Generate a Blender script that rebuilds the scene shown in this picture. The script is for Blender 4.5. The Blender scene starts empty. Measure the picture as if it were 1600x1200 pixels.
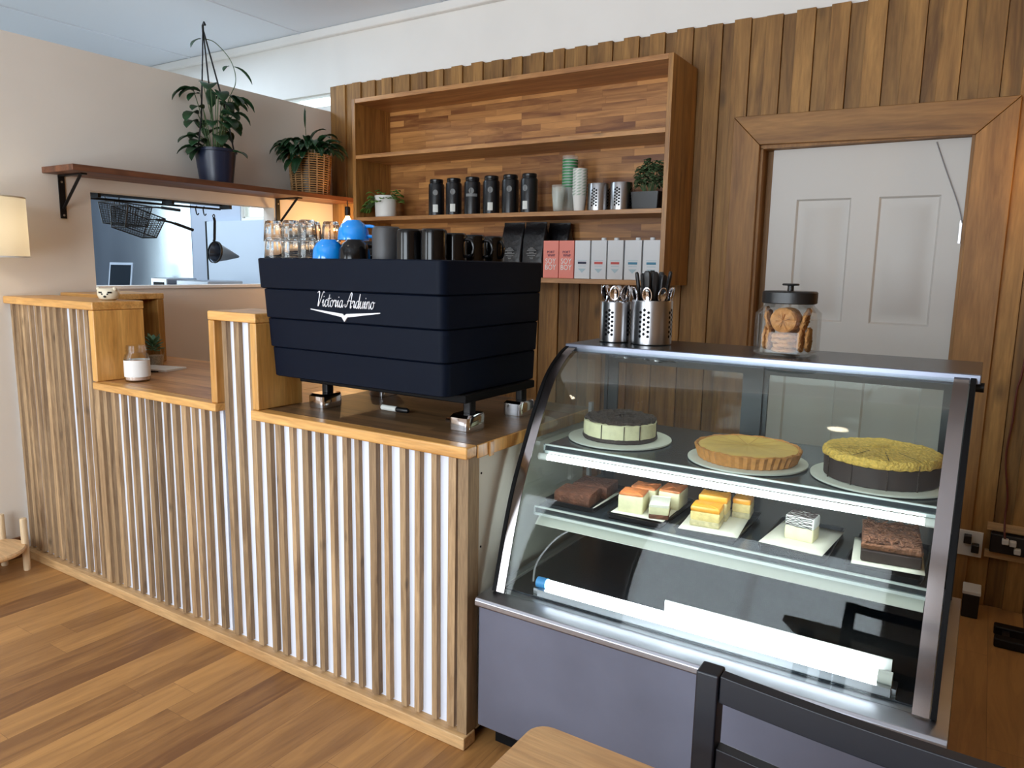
import bpy, bmesh, math, random
from mathutils import Vector, Matrix
random.seed(7)
PI = math.pi
scene = bpy.context.scene
COL = scene.collection

# ------------------------------------------------------------------ camera
CAM = Vector((0, 0, 1.4))
YAW, PIT, ROL, FPX = 0.566983638, 0.154551579, -0.0169519643, 1159.99
fw = Vector((-math.sin(YAW)*math.cos(PIT), math.cos(YAW)*math.cos(PIT), -math.sin(PIT)))
r0 = Vector((math.cos(YAW), math.sin(YAW), 0)); d0 = fw.cross(r0)
c_, s_ = math.cos(ROL), math.sin(ROL)
RT = c_*r0 + s_*d0; DN = -s_*r0 + c_*d0
def at(px, py, ax, v):
    """point of the ray through photo pixel (px, py) on the plane ax = v (used to read sizes off the photograph)"""
    d = RT*((px-800)/FPX) + DN*((py-600)/FPX) + fw
    i = 'XYZ'.index(ax)
    return CAM + d*((v-CAM[i])/d[i])
cam = bpy.data.cameras.new('camera'); co = bpy.data.objects.new('camera', cam); COL.objects.link(co)
U = -DN; B = -fw
co.matrix_world = Matrix(((RT.x, U.x, B.x, 0), (RT.y, U.y, B.y, 0), (RT.z, U.z, B.z, CAM.z), (0, 0, 0, 1)))
cam.sensor_width = 36; cam.lens = FPX*36/1600; cam.clip_start = .02
scene.camera = co

# ------------------------------------------------------------------ materials
def lin(c):
    c = [x/255 for x in c[:3]]
    return tuple(x/12.92 if x <= .04045 else ((x+.055)/1.055)**2.4 for x in c) + (1,)
def new_mat(name):
    m = bpy.data.materials.new(name); m.use_nodes = True
    nt = m.node_tree; b = nt.nodes['Principled BSDF']
    return m, nt, b
def pbr(name, col, rough=.5, metal=0, noise=0, nscale=30, bump=0, bscale=80, coat=0, spec=.5, stretch=None):
    m, nt, b = new_mat(name)
    b.inputs['Base Color'].default_value = lin(col); b.inputs['Roughness'].default_value = rough
    b.inputs['Metallic'].default_value = metal; b.inputs['Coat Weight'].default_value = coat
    b.inputs['Specular IOR Level'].default_value = spec
    tc = nt.nodes.new('ShaderNodeTexCoord'); mp = nt.nodes.new('ShaderNodeMapping')
    nt.links.new(tc.outputs['Object'], mp.inputs[0])
    if stretch: mp.inputs['Scale'].default_value = stretch
    if noise:
        n = nt.nodes.new('ShaderNodeTexNoise'); n.inputs['Scale'].default_value = nscale; n.inputs['Detail'].default_value = 5
        nt.links.new(mp.outputs[0], n.inputs['Vector'])
        r = nt.nodes.new('ShaderNodeValToRGB')
        c = lin(col)
        r.color_ramp.elements[0].color = tuple(x*(1-noise) for x in c[:3])+(1,); r.color_ramp.elements[0].position = .3
        r.color_ramp.elements[1].color = tuple(min(1, x*(1+noise)) for x in c[:3])+(1,); r.color_ramp.elements[1].position = .7
        nt.links.new(n.outputs['Fac'], r.inputs[0]); nt.links.new(r.outputs[0], b.inputs['Base Color'])
        if metal:
            mr = nt.nodes.new('ShaderNodeMapRange'); mr.inputs[3].default_value = rough*.8; mr.inputs[4].default_value = rough*1.3
            nt.links.new(n.outputs['Fac'], mr.inputs[0]); nt.links.new(mr.outputs[0], b.inputs['Roughness'])
    if bump:
        n2 = nt.nodes.new('ShaderNodeTexNoise'); n2.inputs['Scale'].default_value = bscale; n2.inputs['Detail'].default_value = 4
        nt.links.new(mp.outputs[0], n2.inputs['Vector'])
        bp = nt.nodes.new('ShaderNodeBump'); bp.inputs['Strength'].default_value = bump; bp.inputs['Distance'].default_value = .01
        nt.links.new(n2.outputs['Fac'], bp.inputs['Height']); nt.links.new(bp.outputs[0], b.inputs['Normal'])
    return m
def wood(name, dark, light, axis='Z', scale=9, rough=.5, tint=.5, knots=True, coat=0):
    """grain stretched along an axis; every piece of a mesh carries its own 'tint' (boards differ in tone)"""
    m, nt, b = new_mat(name)
    L = nt.links.new; N = nt.nodes.new
    tc = N('ShaderNodeTexCoord'); at_ = N('ShaderNodeAttribute'); at_.attribute_name = 'tint'
    ml = N('ShaderNodeMath'); ml.operation = 'MULTIPLY'; ml.inputs[1].default_value = 23.7
    L(at_.outputs['Fac'], ml.inputs[0])
    cb = N('ShaderNodeCombineXYZ')
    for i in range(3): L(ml.outputs[0], cb.inputs[i])
    ad = N('ShaderNodeVectorMath'); ad.operation = 'ADD'
    L(tc.outputs['Object'], ad.inputs[0]); L(cb.outputs[0], ad.inputs[1])
    mp = N('ShaderNodeMapping'); sc = [scale*1.0]*3; sc['XYZ'.index(axis)] = scale*.09
    mp.inputs['Scale'].default_value = sc
    L(ad.outputs[0], mp.inputs[0])
    n = N('ShaderNodeTexNoise'); n.inputs['Scale'].default_value = 1.6; n.inputs['Detail'].default_value = 7; n.inputs['Roughness'].default_value = .62; n.inputs['Distortion'].default_value = .9
    L(mp.outputs[0], n.inputs['Vector'])
    r = N('ShaderNodeValToRGB'); e = r.color_ramp.elements
    e[0].position = .32; e[0].color = lin(dark); e[1].position = .68; e[1].color = lin(light)
    L(n.outputs['Fac'], r.inputs[0])
    n3 = N('ShaderNodeTexNoise'); n3.inputs['Scale'].default_value = 14; n3.inputs['Detail'].default_value = 3
    L(mp.outputs[0], n3.inputs['Vector'])
    mr3 = N('ShaderNodeMapRange'); mr3.inputs[1].default_value = .35; mr3.inputs[2].default_value = .65; mr3.inputs[3].default_value = .86; mr3.inputs[4].default_value = 1.08
    L(n3.outputs['Fac'], mr3.inputs[0])
    mr = N('ShaderNodeMapRange'); mr.inputs[3].default_value = 1-tint*.5; mr.inputs[4].default_value = 1+tint*.5
    L(at_.outputs['Fac'], mr.inputs[0])
    mm = N('ShaderNodeMath'); mm.operation = 'MULTIPLY'; L(mr.outputs[0], mm.inputs[0]); L(mr3.outputs[0], mm.inputs[1])
    hs = N('ShaderNodeHueSaturation'); L(r.outputs[0], hs.inputs['Color']); L(mm.outputs[0], hs.inputs['Value'])
    out = hs.outputs[0]
    if knots:
        v = N('ShaderNodeTexVoronoi'); v.inputs['Scale'].default_value = 1.0
        mp2 = N('ShaderNodeMapping'); s2 = [scale*.75]*3; s2['XYZ'.index(axis)] = scale*.32; mp2.inputs['Scale'].default_value = s2
        L(ad.outputs[0], mp2.inputs[0]); L(mp2.outputs[0], v.inputs['Vector'])
        kr = N('ShaderNodeMapRange'); kr.inputs[1].default_value = .03; kr.inputs[2].default_value = .14; kr.inputs[3].default_value = .45; kr.inputs[4].default_value = 1
        L(v.outputs['Distance'], kr.inputs[0])
        h2 = N('ShaderNodeHueSaturation'); L(out, h2.inputs['Color']); L(kr.outputs[0], h2.inputs['Value']); out = h2.outputs[0]
    L(out, b.inputs['Base Color'])
    b.inputs['Roughness'].default_value = rough; b.inputs['Coat Weight'].default_value = coat; b.inputs['Coat Roughness'].default_value = .25
    bp = N('ShaderNodeBump'); bp.inputs['Strength'].default_value = .12; bp.inputs['Distance'].default_value = .004
    L(n3.outputs['Fac'], bp.inputs['Height']); L(bp.outputs[0], b.inputs['Normal'])
    return m
def brick_wood(name, rot, w, h, c1, c2, mortar, grain_axis='X', rough=.4, mort=.002, grain=9, off=.5, coat=0, contrast=.35, gain=1.9):
    """jointed strips: bricks of w x h in the rotated object plane, tone differs per strip, grain along the strip"""
    m, nt, b = new_mat(name); L = nt.links.new; N = nt.nodes.new
    tc = N('ShaderNodeTexCoord'); mp = N('ShaderNodeMapping'); mp.inputs['Rotation'].default_value = rot
    L(tc.outputs['Object'], mp.inputs[0])
    br = N('ShaderNodeTexBrick'); br.inputs['Scale'].default_value = 1; br.inputs['Brick Width'].default_value = w; br.inputs['Row Height'].default_value = h
    br.inputs['Mortar Size'].default_value = mort; br.inputs['Mortar Smooth'].default_value = .3; br.offset = off; br.offset_frequency = 3; br.squash = .72; br.squash_frequency = 2
    br.inputs['Color1'].default_value = (0, 0, 0, 1); br.inputs['Color2'].default_value = (1, 1, 1, 1); br.inputs['Mortar'].default_value = (.5, .5, .5, 1)
    L(mp.outputs[0], br.inputs['Vector'])
    ml = N('ShaderNodeVectorMath'); ml.operation = 'SCALE'; ml.inputs['Scale'].default_value = 31
    L(br.outputs['Color'], ml.inputs[0])
    ad = N('ShaderNodeVectorMath'); ad.operation = 'ADD'; L(mp.outputs[0], ad.inputs[0]); L(ml.outputs[0], ad.inputs[1])
    m2 = N('ShaderNodeMapping'); m2.inputs['Scale'].default_value = (grain*.11, grain, grain); L(ad.outputs[0], m2.inputs[0])
    n = N('ShaderNodeTexNoise'); n.inputs['Scale'].default_value = 1.8; n.inputs['Detail'].default_value = 7; n.inputs['Roughness'].default_value = .6; n.inputs['Distortion'].default_value = 1.0
    L(m2.outputs[0], n.inputs['Vector'])
    mx0 = N('ShaderNodeMath'); mx0.operation = 'SUBTRACT'; mx0.inputs[1].default_value = .5; L(n.outputs['Fac'], mx0.inputs[0])
    sp = N('ShaderNodeSeparateColor'); L(br.outputs['Color'], sp.inputs[0])
    ma = N('ShaderNodeMath'); ma.operation = 'MULTIPLY_ADD'; ma.inputs[1].default_value = gain; L(mx0.outputs[0], ma.inputs[0])
    cr = N('ShaderNodeMapRange'); cr.inputs[3].default_value = .5-contrast; cr.inputs[4].default_value = .5+contrast; L(sp.outputs[0], cr.inputs[0])
    L(cr.outputs[0], ma.inputs[2])
    r = N('ShaderNodeValToRGB'); r.color_ramp.elements[0].color = lin(c1); r.color_ramp.elements[1].color = lin(c2); r.color_ramp.elements[0].position = .05; r.color_ramp.elements[1].position = .95
    L(ma.outputs[0], r.inputs[0])
    mx = N('ShaderNodeMix'); mx.data_type = 'RGBA'; L(br.outputs['Fac'], mx.inputs[0]); L(r.outputs[0], mx.inputs[6]); mx.inputs[7].default_value = lin(mortar)
    L(mx.outputs[2], b.inputs['Base Color']); b.inputs['Roughness'].default_value = rough; b.inputs['Coat Weight'].default_value = coat; b.inputs['Coat Roughness'].default_value = .3
    return m
def emit(name, col, s):
    m, nt, b = new_mat(name)
    b.inputs['Base Color'].default_value = lin(col); b.inputs['Emission Color'].default_value = lin(col); b.inputs['Emission Strength'].default_value = s
    return m
def thin_glass(name, tint, refl=1.0, rough=.02, ior=1.5):
    m = bpy.data.materials.new(name); m.use_nodes = True; nt = m.node_tree; nt.nodes.clear(); N = nt.nodes.new; L = nt.links.new
    o = N('ShaderNodeOutputMaterial'); mix = N('ShaderNodeMixShader'); t = N('ShaderNodeBsdfTransparent'); g = N('ShaderNodeBsdfGlossy'); f = N('ShaderNodeFresnel')
    t.inputs[0].default_value = tint+(1,); g.inputs['Roughness'].default_value = rough; f.inputs[0].default_value = ior
    mu = N('ShaderNodeMath'); mu.operation = 'MULTIPLY'; mu.inputs[1].default_value = refl; mu.use_clamp = True
    L(f.outputs[0], mu.inputs[0]); L(mu.outputs[0], mix.inputs[0]); L(t.outputs[0], mix.inputs[1]); L(g.outputs[0], mix.inputs[2]); L(mix.outputs[0], o.inputs[0])
    return m
def true_glass(name, col, rough=0.0, ior=1.45):
    m, nt, b = new_mat(name)
    b.inputs['Base Color'].default_value = lin(col); b.inputs['Transmission Weight'].default_value = 1; b.inputs['Roughness'].default_value = rough; b.inputs['IOR'].default_value = ior
    return m

M = {}
M['wall'] = pbr('wall_paint', (228, 220, 209), .8, noise=.02, nscale=3)
M['white_wall'] = pbr('upper_wall_paint', (244, 241, 236), .8, noise=.02, nscale=3)
M['ceiling'] = pbr('ceiling_paint', (228, 233, 240), .8)
M['white_board'] = pbr('white_backing', (222, 228, 242), .6, noise=.02, nscale=8)
M['end_panel'] = pbr('white_melamine', (216, 212, 198), .55)
M['door'] = pbr('door_paint', (208, 204, 198), .5)
M['floor'] = brick_wood('vinyl_plank', (0, 0, PI/2), 1.25, .122, (114, 74, 40), (188, 138, 80), (100, 64, 36), rough=.42, mort=.0006, grain=13, gain=1.25, contrast=.36, coat=.12)
M['slat'] = wood('slat_timber', (128, 100, 70), (186, 156, 118), 'Z', 16, .6, .55)
M['pine_x'] = wood('golden_pine_x', (186, 130, 62), (228, 178, 108), 'X', 9, .42, .25, coat=.25)
M['pine_z'] = wood('golden_pine_z', (176, 120, 52), (222, 170, 96), 'Z', 8, .42, .25, coat=.25)
M['rail'] = wood('rail_timber', (178, 138, 92), (214, 176, 126), 'X', 10, .55, .2)
M['worktop'] = brick_wood('worktop_timber', (0, 0, 0), .5, .045, (150, 98, 52), (214, 160, 100), (150, 100, 56), rough=.35, mort=.0006, coat=.25, contrast=.25)
M['worktop_shaded'] = brick_wood('shaded_worktop_timber', (0, 0, 0), .5, .045, (84, 62, 40), (132, 100, 66), (84, 62, 40), rough=.5, mort=.0006, contrast=.25)  # worktop timber with the shade under the machine put into its colour
M['clad'] = wood('cladding_timber', (108, 72, 31), (176, 130, 70), 'Z', 7, .6, .4)
M['clad_frame_x'] = wood('door_frame_timber_x', (124, 84, 40), (170, 122, 66), 'X', 7, .55, .2)
M['clad_frame_z'] = wood('door_frame_timber_z', (124, 84, 40), (170, 122, 66), 'Z', 7, .55, .2)
M['unit_back'] = brick_wood('jointed_timber', (-PI/2, 0, 0), .34, .034, (116, 66, 28), (206, 146, 82), (110, 66, 32), rough=.45, mort=.0005, contrast=.3)
M['unit_side'] = wood('unit_timber_z', (122, 78, 34), (184, 132, 66), 'Z', 11, .42, .3, coat=.15)
M['unit_shelf'] = wood('unit_timber_x', (150, 98, 50), (204, 150, 92), 'X', 10, .42, .3, coat=.15)
M['dark_shelf'] = wood('stained_board', (70, 40, 27), (124, 78, 52), 'Y', 9, .45, .2)
M['black_metal'] = pbr('black_metal', (28, 27, 28), .45, .6)
M['black_paint'] = pbr('black_chair_paint', (13, 18, 29), .42)
M['machine'] = pbr('machine_black', (6, 14, 29), .55, 0, bump=.03, bscale=900, spec=.1)
M['machine_dark'] = pbr('machine_recess', (7, 7, 9), .6, spec=.15)
M['chrome'] = pbr('chrome', (226, 226, 230), .09, 1)
M['steel'] = pbr('brushed_steel', (168, 170, 178), .32, 1, noise=.08, nscale=6, stretch=(1, 1, 18))
M['steel_dark'] = pbr('dark_steel', (92, 98, 108), .3, 1, noise=.1, nscale=5)
M['steel_case'] = pbr('case_steel', (116, 121, 140), .42, .6, noise=.14, nscale=3.5)
M['holder_steel'] = pbr('holder_steel', (172, 172, 174), .28, 1)
M['deck'] = pbr('case_deck', (30, 37, 46), .22, .5)
M['tray_black'] = pbr('black_tray', (22, 24, 28), .3)
M['shelf_dark'] = pbr('case_shelf', (40, 48, 54), .25)
M['frame_dark'] = pbr('dark_frame', (46, 48, 50), .45, .3)
M['edge_metal'] = pbr('edge_metal', (136, 142, 158), .34, .85)
M['lip'] = pbr('shelf_lip', (206, 216, 214), .35, .5)
M['band'] = pbr('band_steel', (150, 144, 144), .16, 1)
M['logo'] = pbr('silver_letters', (226, 228, 236), .3, .4)
M['ceramic_black'] = pbr('glazed_black', (9, 9, 11), .16, spec=.35)
M['ceramic_matte'] = pbr('matte_charcoal', (58, 58, 60), .5)
M['ceramic_blue'] = pbr('glazed_blue', (14, 136, 226), .14, coat=.6)
M['ceramic_white'] = pbr('glazed_white', (226, 222, 212), .3)
M['tumbler'] = true_glass('tumbler_glass', (250, 252, 252))
M['case_glass'] = thin_glass('case_glass', (.955, .985, .972), .3)
M['jar_glass'] = thin_glass('jar_glass', (.97, .975, .97), .35)
M['tube'] = emit('tube_light', (240, 248, 255), 22)
M['tube_soft'] = emit('shelf_tube_light', (244, 250, 255), 15)
M['tube_top'] = emit('top_lamp', (238, 250, 244), 3.0)
M['bulb'] = emit('warm_bulb', (255, 206, 128), 25)
def fabric(name, col, tr):
    m = bpy.data.materials.new(name); m.use_nodes = True; nt = m.node_tree; nt.nodes.clear(); N = nt.nodes.new; L = nt.links.new
    o = N('ShaderNodeOutputMaterial'); mix = N('ShaderNodeMixShader'); d = N('ShaderNodeBsdfDiffuse'); t = N('ShaderNodeBsdfTranslucent')
    d.inputs[0].default_value = lin(col); t.inputs[0].default_value = lin(col); mix.inputs[0].default_value = tr
    L(d.outputs[0], mix.inputs[1]); L(t.outputs[0], mix.inputs[2]); L(mix.outputs[0], o.inputs[0]); return m
M['shade'] = fabric('cream_fabric', (240, 230, 206), .5)
M['leaf'] = pbr('dark_leaf', (28, 62, 34), .42, noise=.3, nscale=20)
M['leaf2'] = pbr('mid_leaf', (96, 134, 58), .5, noise=.25, nscale=25)
M['stem'] = pbr('stem', (70, 96, 50), .6)
M['soil'] = pbr('soil', (50, 38, 28), .9, bump=.4)
M['pot_blue'] = pbr('dark_blue_pot', (28, 38, 62), .35)
M['pot_white'] = pbr('white_pot', (222, 220, 214), .5)
M['pot_black'] = pbr('black_pot', (24, 25, 26), .4)
M['wicker'] = pbr('wicker', (176, 134, 84), .6, noise=.2, nscale=40)
M['canister'] = pbr('canister_black', (15, 17, 21), .32)
M['label'] = pbr('paper_label', (222, 224, 218), .7)
M['label_grey'] = pbr('grey_print', (120, 122, 122), .6)
M['bag'] = pbr('black_foil_bag', (15, 16, 20), .38, bump=.5, bscale=26)
M['carton_pink'] = pbr('pink_carton', (236, 138, 122), .5)
M['carton_white'] = pbr('white_carton', (222, 224, 226), .5)
M['print_purple'] = pbr('purple_print', (92, 50, 84), .6)
M['print_white'] = pbr('white_print', (246, 240, 236), .6)
M['print_navy'] = pbr('navy_print', (44, 48, 72), .6)
M['print_red'] = pbr('red_print', (206, 84, 76), .6)
M['print_teal'] = pbr('teal_print', (70, 132, 160), .6)
M['cookie'] = pbr('cookie', (198, 142, 84), .8, noise=.18, nscale=60, bump=.4, bscale=120)
M['cakeboard'] = pbr('cake_board', (214, 216, 204), .5)
M['paper'] = pbr('baking_paper', (224, 222, 204), .8)
M['cream'] = pbr('cream_filling', (222, 216, 176), .6, noise=.1, nscale=40, bump=.15)
M['crumb_dark'] = pbr('dark_crumb', (66, 52, 44), .9, noise=.4, nscale=140, bump=.8, bscale=160)
M['choc'] = pbr('chocolate_side', (52, 38, 34), .7, noise=.15, nscale=60)
M['lemon'] = pbr('lemon_top', (226, 186, 92), .5, noise=.05, nscale=20)
M['tart'] = pbr('tart_crust', (190, 130, 66), .75, noise=.2, nscale=70, bump=.3)
M['yellow_crumb'] = pbr('yellow_crumb', (230, 190, 92), .85, noise=.22, nscale=120, bump=.9, bscale=130)
M['brownie'] = pbr('brownie', (98, 58, 40), .85, noise=.35, nscale=70, bump=.8, bscale=90)
M['flake'] = pbr('chocolate_flakes', (122, 80, 56), .8, noise=.4, nscale=90, bump=.9, bscale=110)
M['jam'] = pbr('baked_top', (206, 122, 66), .5, noise=.4, nscale=40)
M['orange'] = pbr('orange_jelly', (238, 164, 52), .3, noise=.15, nscale=30)
M['sponge'] = pbr('sponge', (218, 196, 132), .8, noise=.15, nscale=60, bump=.3)
M['coconut'] = pbr('coconut_base', (190, 178, 140), .9, noise=.2, nscale=90)
M['table'] = wood('table_top', (172, 122, 76), (214, 172, 122), 'X', 9, .4, .2, knots=False, coat=.15)
M['pale_wood'] = wood('pale_round_wood', (206, 178, 140), (234, 212, 176), 'Z', 8, .55, .1, knots=False)
M['pale_disc'] = wood('pale_disc_wood', (206, 160, 112), (236, 200, 150), 'X', 7, .5, .1, knots=False)
M['socket_white'] = pbr('white_plastic', (224, 222, 214), .4)
M['plug_black'] = pbr('black_plastic', (20, 20, 22), .4)
M['red_cable'] = pbr('red_brown_cable', (96, 38, 24), .5)
M['grey_cable'] = pbr('grey_cable', (150, 148, 150), .6)
M['blue_cap'] = pbr('blue_tube_cap', (70, 150, 214), .4)
M['fridge'] = pbr('fridge_white', (196, 208, 224), .4)
M['kitchen_wall'] = pbr('kitchen_wall', (186, 196, 214), .6)
M['splash'] = pbr('steel_splashback', (168, 176, 182), .22, .92, noise=.18, nscale=2.2, stretch=(1, 1, .5))
M['screen'] = pbr('dark_screen', (36, 46, 56), .2)
M['bone'] = pbr('glazed_cream', (224, 214, 190), .35)
M['ink'] = pbr('black_glaze', (24, 22, 22), .4)
M['wax'] = pbr('candle_wax', (226, 196, 178), .6)
M['succulent'] = pbr('succulent', (92, 138, 112), .6)
M['pebbles'] = pbr('pebbles', (190, 176, 152), .8, noise=.3, nscale=160)
M['cardboard'] = pbr('white_card', (228, 228, 226), .6)
M['green_cup'] = pbr('green_print', (64, 138, 88), .5)
def clear_plastic(name, col, a):
    m = bpy.data.materials.new(name); m.use_nodes = True; nt = m.node_tree; nt.nodes.clear(); N = nt.nodes.new; L = nt.links.new
    o = N('ShaderNodeOutputMaterial'); mix = N('ShaderNodeMixShader'); t = N('ShaderNodeBsdfTransparent'); d = N('ShaderNodeBsdfPrincipled')
    d.inputs['Base Color'].default_value = lin(col); d.inputs['Roughness'].default_value = .2; mix.inputs[0].default_value = a
    L(t.outputs[0], mix.inputs[1]); L(d.outputs[0], mix.inputs[2]); L(mix.outputs[0], o.inputs[0]); return m
M['pcup'] = clear_plastic('plastic_cup', (226, 232, 224), .16)
M['dark_rubber'] = pbr('rubber', (14, 14, 15), .7)
M['skirting'] = wood('skirting_wood', (84, 50, 30), (124, 80, 48), 'Y', 8, .5, .1, knots=False)

# ------------------------------------------------------------------ mesh builder
class MB:
    def __init__(s): s.v = []; s.f = []; s.t = []
    def add(s, vs, fs, t=None):
        o = len(s.v); s.v += [tuple(p) for p in vs]; s.f += [tuple(i+o for i in f) for f in fs]
        s.t += [random.random() if t is None else t]*len(fs) if t is not None else [random.random()]*0
        if t is None:
            q = random.random(); s.t += [q]*len(fs)
        return s
    def box(s, x0, x1, y0, y1, z0, z1, t=None):
        v = [(x0,y0,z0),(x1,y0,z0),(x1,y1,z0),(x0,y1,z0),(x0,y0,z1),(x1,y0,z1),(x1,y1,z1),(x0,y1,z1)]
        return s.add(v, [(3,2,1,0),(4,5,6,7),(0,1,5,4),(1,2,6,5),(2,3,7,6),(3,0,4,7)], t)
    def obox(s, c, size, rz=0, t=None, rx=0, ry=0):
        m = Matrix.Translation(c) @ Matrix.Rotation(rz, 4, 'Z') @ Matrix.Rotation(ry, 4, 'Y') @ Matrix.Rotation(rx, 4, 'X')
        x, y, z = [q/2 for q in size]
        v = [m @ Vector(p) for p in [(-x,-y,-z),(x,-y,-z),(x,y,-z),(-x,y,-z),(-x,-y,z),(x,-y,z),(x,y,z),(-x,y,z)]]
        return s.add(v, [(3,2,1,0),(4,5,6,7),(0,1,5,4),(1,2,6,5),(2,3,7,6),(3,0,4,7)], t)
    def prism(s, poly, ax, a, b, t=None):
        """polygon in the two other axes, extruded from a to b along ax"""
        def P(p, w):
            return {'X': (w, p[0], p[1]), 'Y': (p[0], w, p[1]), 'Z': (p[0], p[1], w)}[ax]
        n = len(poly); v = [P(p, a) for p in poly]+[P(p, b) for p in poly]
        f = [tuple(range(n))[::-1], tuple(range(n, 2*n))]+[(i, (i+1) % n, n+(i+1) % n, n+i) for i in range(n)]
        return s.add(v, f, t)
    def loft(s, loops, cap0=True, cap1=True, t=None):
        n = len(loops[0]); v = [p for l in loops for p in l]; f = []
        for k in range(len(loops)-1):
            for i in range(n):
                j = (i+1) % n; f.append((k*n+i, k*n+j, (k+1)*n+j, (k+1)*n+i))
        if cap0: f.append(tuple(range(n))[::-1])
        if cap1: f.append(tuple(range((len(loops)-1)*n, len(loops)*n)))
        return s.add(v, f, t)
    def lathe(s, prof, c=(0,0,0), n=28, t=None, cap0=False, cap1=False, m=None, fn=None):
        loops = []
        for k, (r, z) in enumerate(prof):
            l = []
            for i in range(n):
                a = 2*PI*i/n; rr = max(r, 1e-5)
                if fn: rr, zz = fn(rr, z, a, k)
                else: zz = z
                p = Vector((rr*math.cos(a), rr*math.sin(a), zz))
                if m: p = m @ p
                l.append((p.x+c[0], p.y+c[1], p.z+c[2]))
            loops.append(l)
        return s.loft(loops, cap0, cap1, t)
    def tube(s, pts, r, n=8, t=None, closed=False):
        pts = [Vector(p) for p in pts]; rs = r if isinstance(r, (list, tuple)) else [r]*len(pts)
        loops = []; up = None
        for i, p in enumerate(pts):
            a = pts[i-1] if i > 0 else p; b = pts[i+1] if i < len(pts)-1 else p
            d = (b-a)
            if d.length < 1e-9: d = Vector((0,0,1))
            d.normalize()
            if up is None:
                up = d.orthogonal().normalized()
            else:
                up = (up-d*up.dot(d))
                if up.length < 1e-6: up = d.orthogonal()
                up.normalize()
            w = d.cross(up)
            loops.append([tuple(p+(up*math.cos(2*PI*k/n)+w*math.sin(2*PI*k/n))*rs[i]) for k in range(n)])
        return s.loft(loops, True, True, t)
    def cyl(s, a, b, r, n=20, t=None): return s.tube([a, b], r, n, t)
    def leaf(s, p, d, length, width, droop=.3, t=None, fold=.25, nseg=6):
        """a blade with a folded midrib, growing from p along d and bending down"""
        p = Vector(p); d = Vector(d).normalized(); side = d.cross(Vector((0,0,1)))
        if side.length < 1e-3: side = Vector((1,0,0))
        side.normalize(); v = []; f = []
        q = p.copy(); dd = d.copy()
        for i in range(nseg+1):
            u = i/nseg; w = width*(math.sin(PI*min(1, u*.92+.06))**.8)*(.0 if i == nseg else 1)*.5
            nrm = side.cross(dd).normalized()
            v += [q-side*w+nrm*w*fold, q-nrm*.0006, q+side*w+nrm*w*fold]
            q = q+dd*(length/nseg); dd = (dd+Vector((0,0,-droop/nseg*1.6))).normalized()
        for i in range(nseg):
            a = i*3; f += [(a, a+1, a+4, a+3), (a+1, a+2, a+5, a+4)]
        return s.add(v, f, t)
    def build(s, name, mat, parent=None, world=True, bevel=0, sharp=35, loc=None, seg=2, solid=0):
        off = Vector((0,0,0))
        if parent is not None and world:
            rt = parent
            while rt.parent is not None: rt = rt.parent
            off = rt.location.copy()
        if loc is not None: off = Vector(loc)
        me = bpy.data.meshes.new(name)
        me.from_pydata([(p[0]-off.x, p[1]-off.y, p[2]-off.z) for p in s.v], [], s.f)
        bm = bmesh.new(); bm.from_mesh(me); bmesh.ops.recalc_face_normals(bm, faces=bm.faces); bm.to_mesh(me); bm.free()
        a = me.attributes.new('tint', 'FLOAT', 'FACE'); a.data.foreach_set('value', s.t)
        me.shade_smooth(); me.set_sharp_from_angle(angle=math.radians(sharp))
        me.materials.append(M[mat] if isinstance(mat, str) else mat)
        o = bpy.data.objects.new(name, me); COL.objects.link(o)
        if loc is not None: o.location = loc
        if parent is not None: o.parent = parent
        if solid:
            md = o.modifiers.new('thickness', 'SOLIDIFY'); md.thickness = solid; md.offset = 0
        if bevel:
            md = o.modifiers.new('bevel', 'BEVEL'); md.width = bevel; md.segments = seg; md.limit_method = 'ANGLE'; md.angle_limit = math.radians(40); md.harden_normals = True
        return o
def thing(name, label, cat, loc=(0,0,0), group=None, rz=0):
    o = bpy.data.objects.new(name, None); COL.objects.link(o); o.location = loc; o.rotation_euler = (0,0,rz); o.empty_display_size = .05
    return tag(o, label, cat, group)
def tag(o, label=None, cat=None, group=None, kind=None):
    if label: o['label'] = label
    if cat: o['category'] = cat
    if group: o['group'] = group
    if kind: o['kind'] = kind
    return o
def struct(o): o['kind'] = 'structure'; return o
def dup(root, loc, label=None, group=None, rz=None, rot=None):
    r = root.copy(); COL.objects.link(r); r.location = loc
    if rz is not None: r.rotation_euler = (0,0,rz)
    if rot is not None: r.rotation_euler = rot
    if label: r['label'] = label
    if group: r['group'] = group
    for ch in list(root.children):
        c = ch.copy(); COL.objects.link(c); c.parent = r
        for g in ch.children:
            d = g.copy(); COL.objects.link(d); d.parent = c
    return r
def text_mb(txt, size, x, y, z, ext=.0006, align='CENTER', sx=1):
    """flat lettering facing -Y, centred at x, baseline z, standing on the plane y"""
    cu = bpy.data.curves.new('lettering', 'FONT'); cu.body = txt; cu.size = size; cu.extrude = ext; cu.align_x = align; cu.resolution_u = 3
    ob = bpy.data.objects.new('lettering', cu); COL.objects.link(ob)
    dg = bpy.context.evaluated_depsgraph_get(); me = ob.evaluated_get(dg).to_mesh()
    vs = [(x+v.co.x*sx, y-v.co.z, z+v.co.y) for v in me.vertices]; fs = [tuple(p.vertices) for p in me.polygons]
    ob.evaluated_get(dg).to_mesh_clear(); bpy.data.objects.remove(ob); bpy.data.curves.remove(cu)
    return vs, fs
def rrect(x0, x1, y0, y1, r, z, n=5):
    l = []
    for cx, cy, a0 in ((x1-r, y0+r, -PI/2), (x1-r, y1-r, 0), (x0+r, y1-r, PI/2), (x0+r, y0+r, PI)):
        for i in range(n+1):
            a = a0+PI/2*i/n; l.append((cx+r*math.cos(a), cy+r*math.sin(a), z))
    return l
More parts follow.
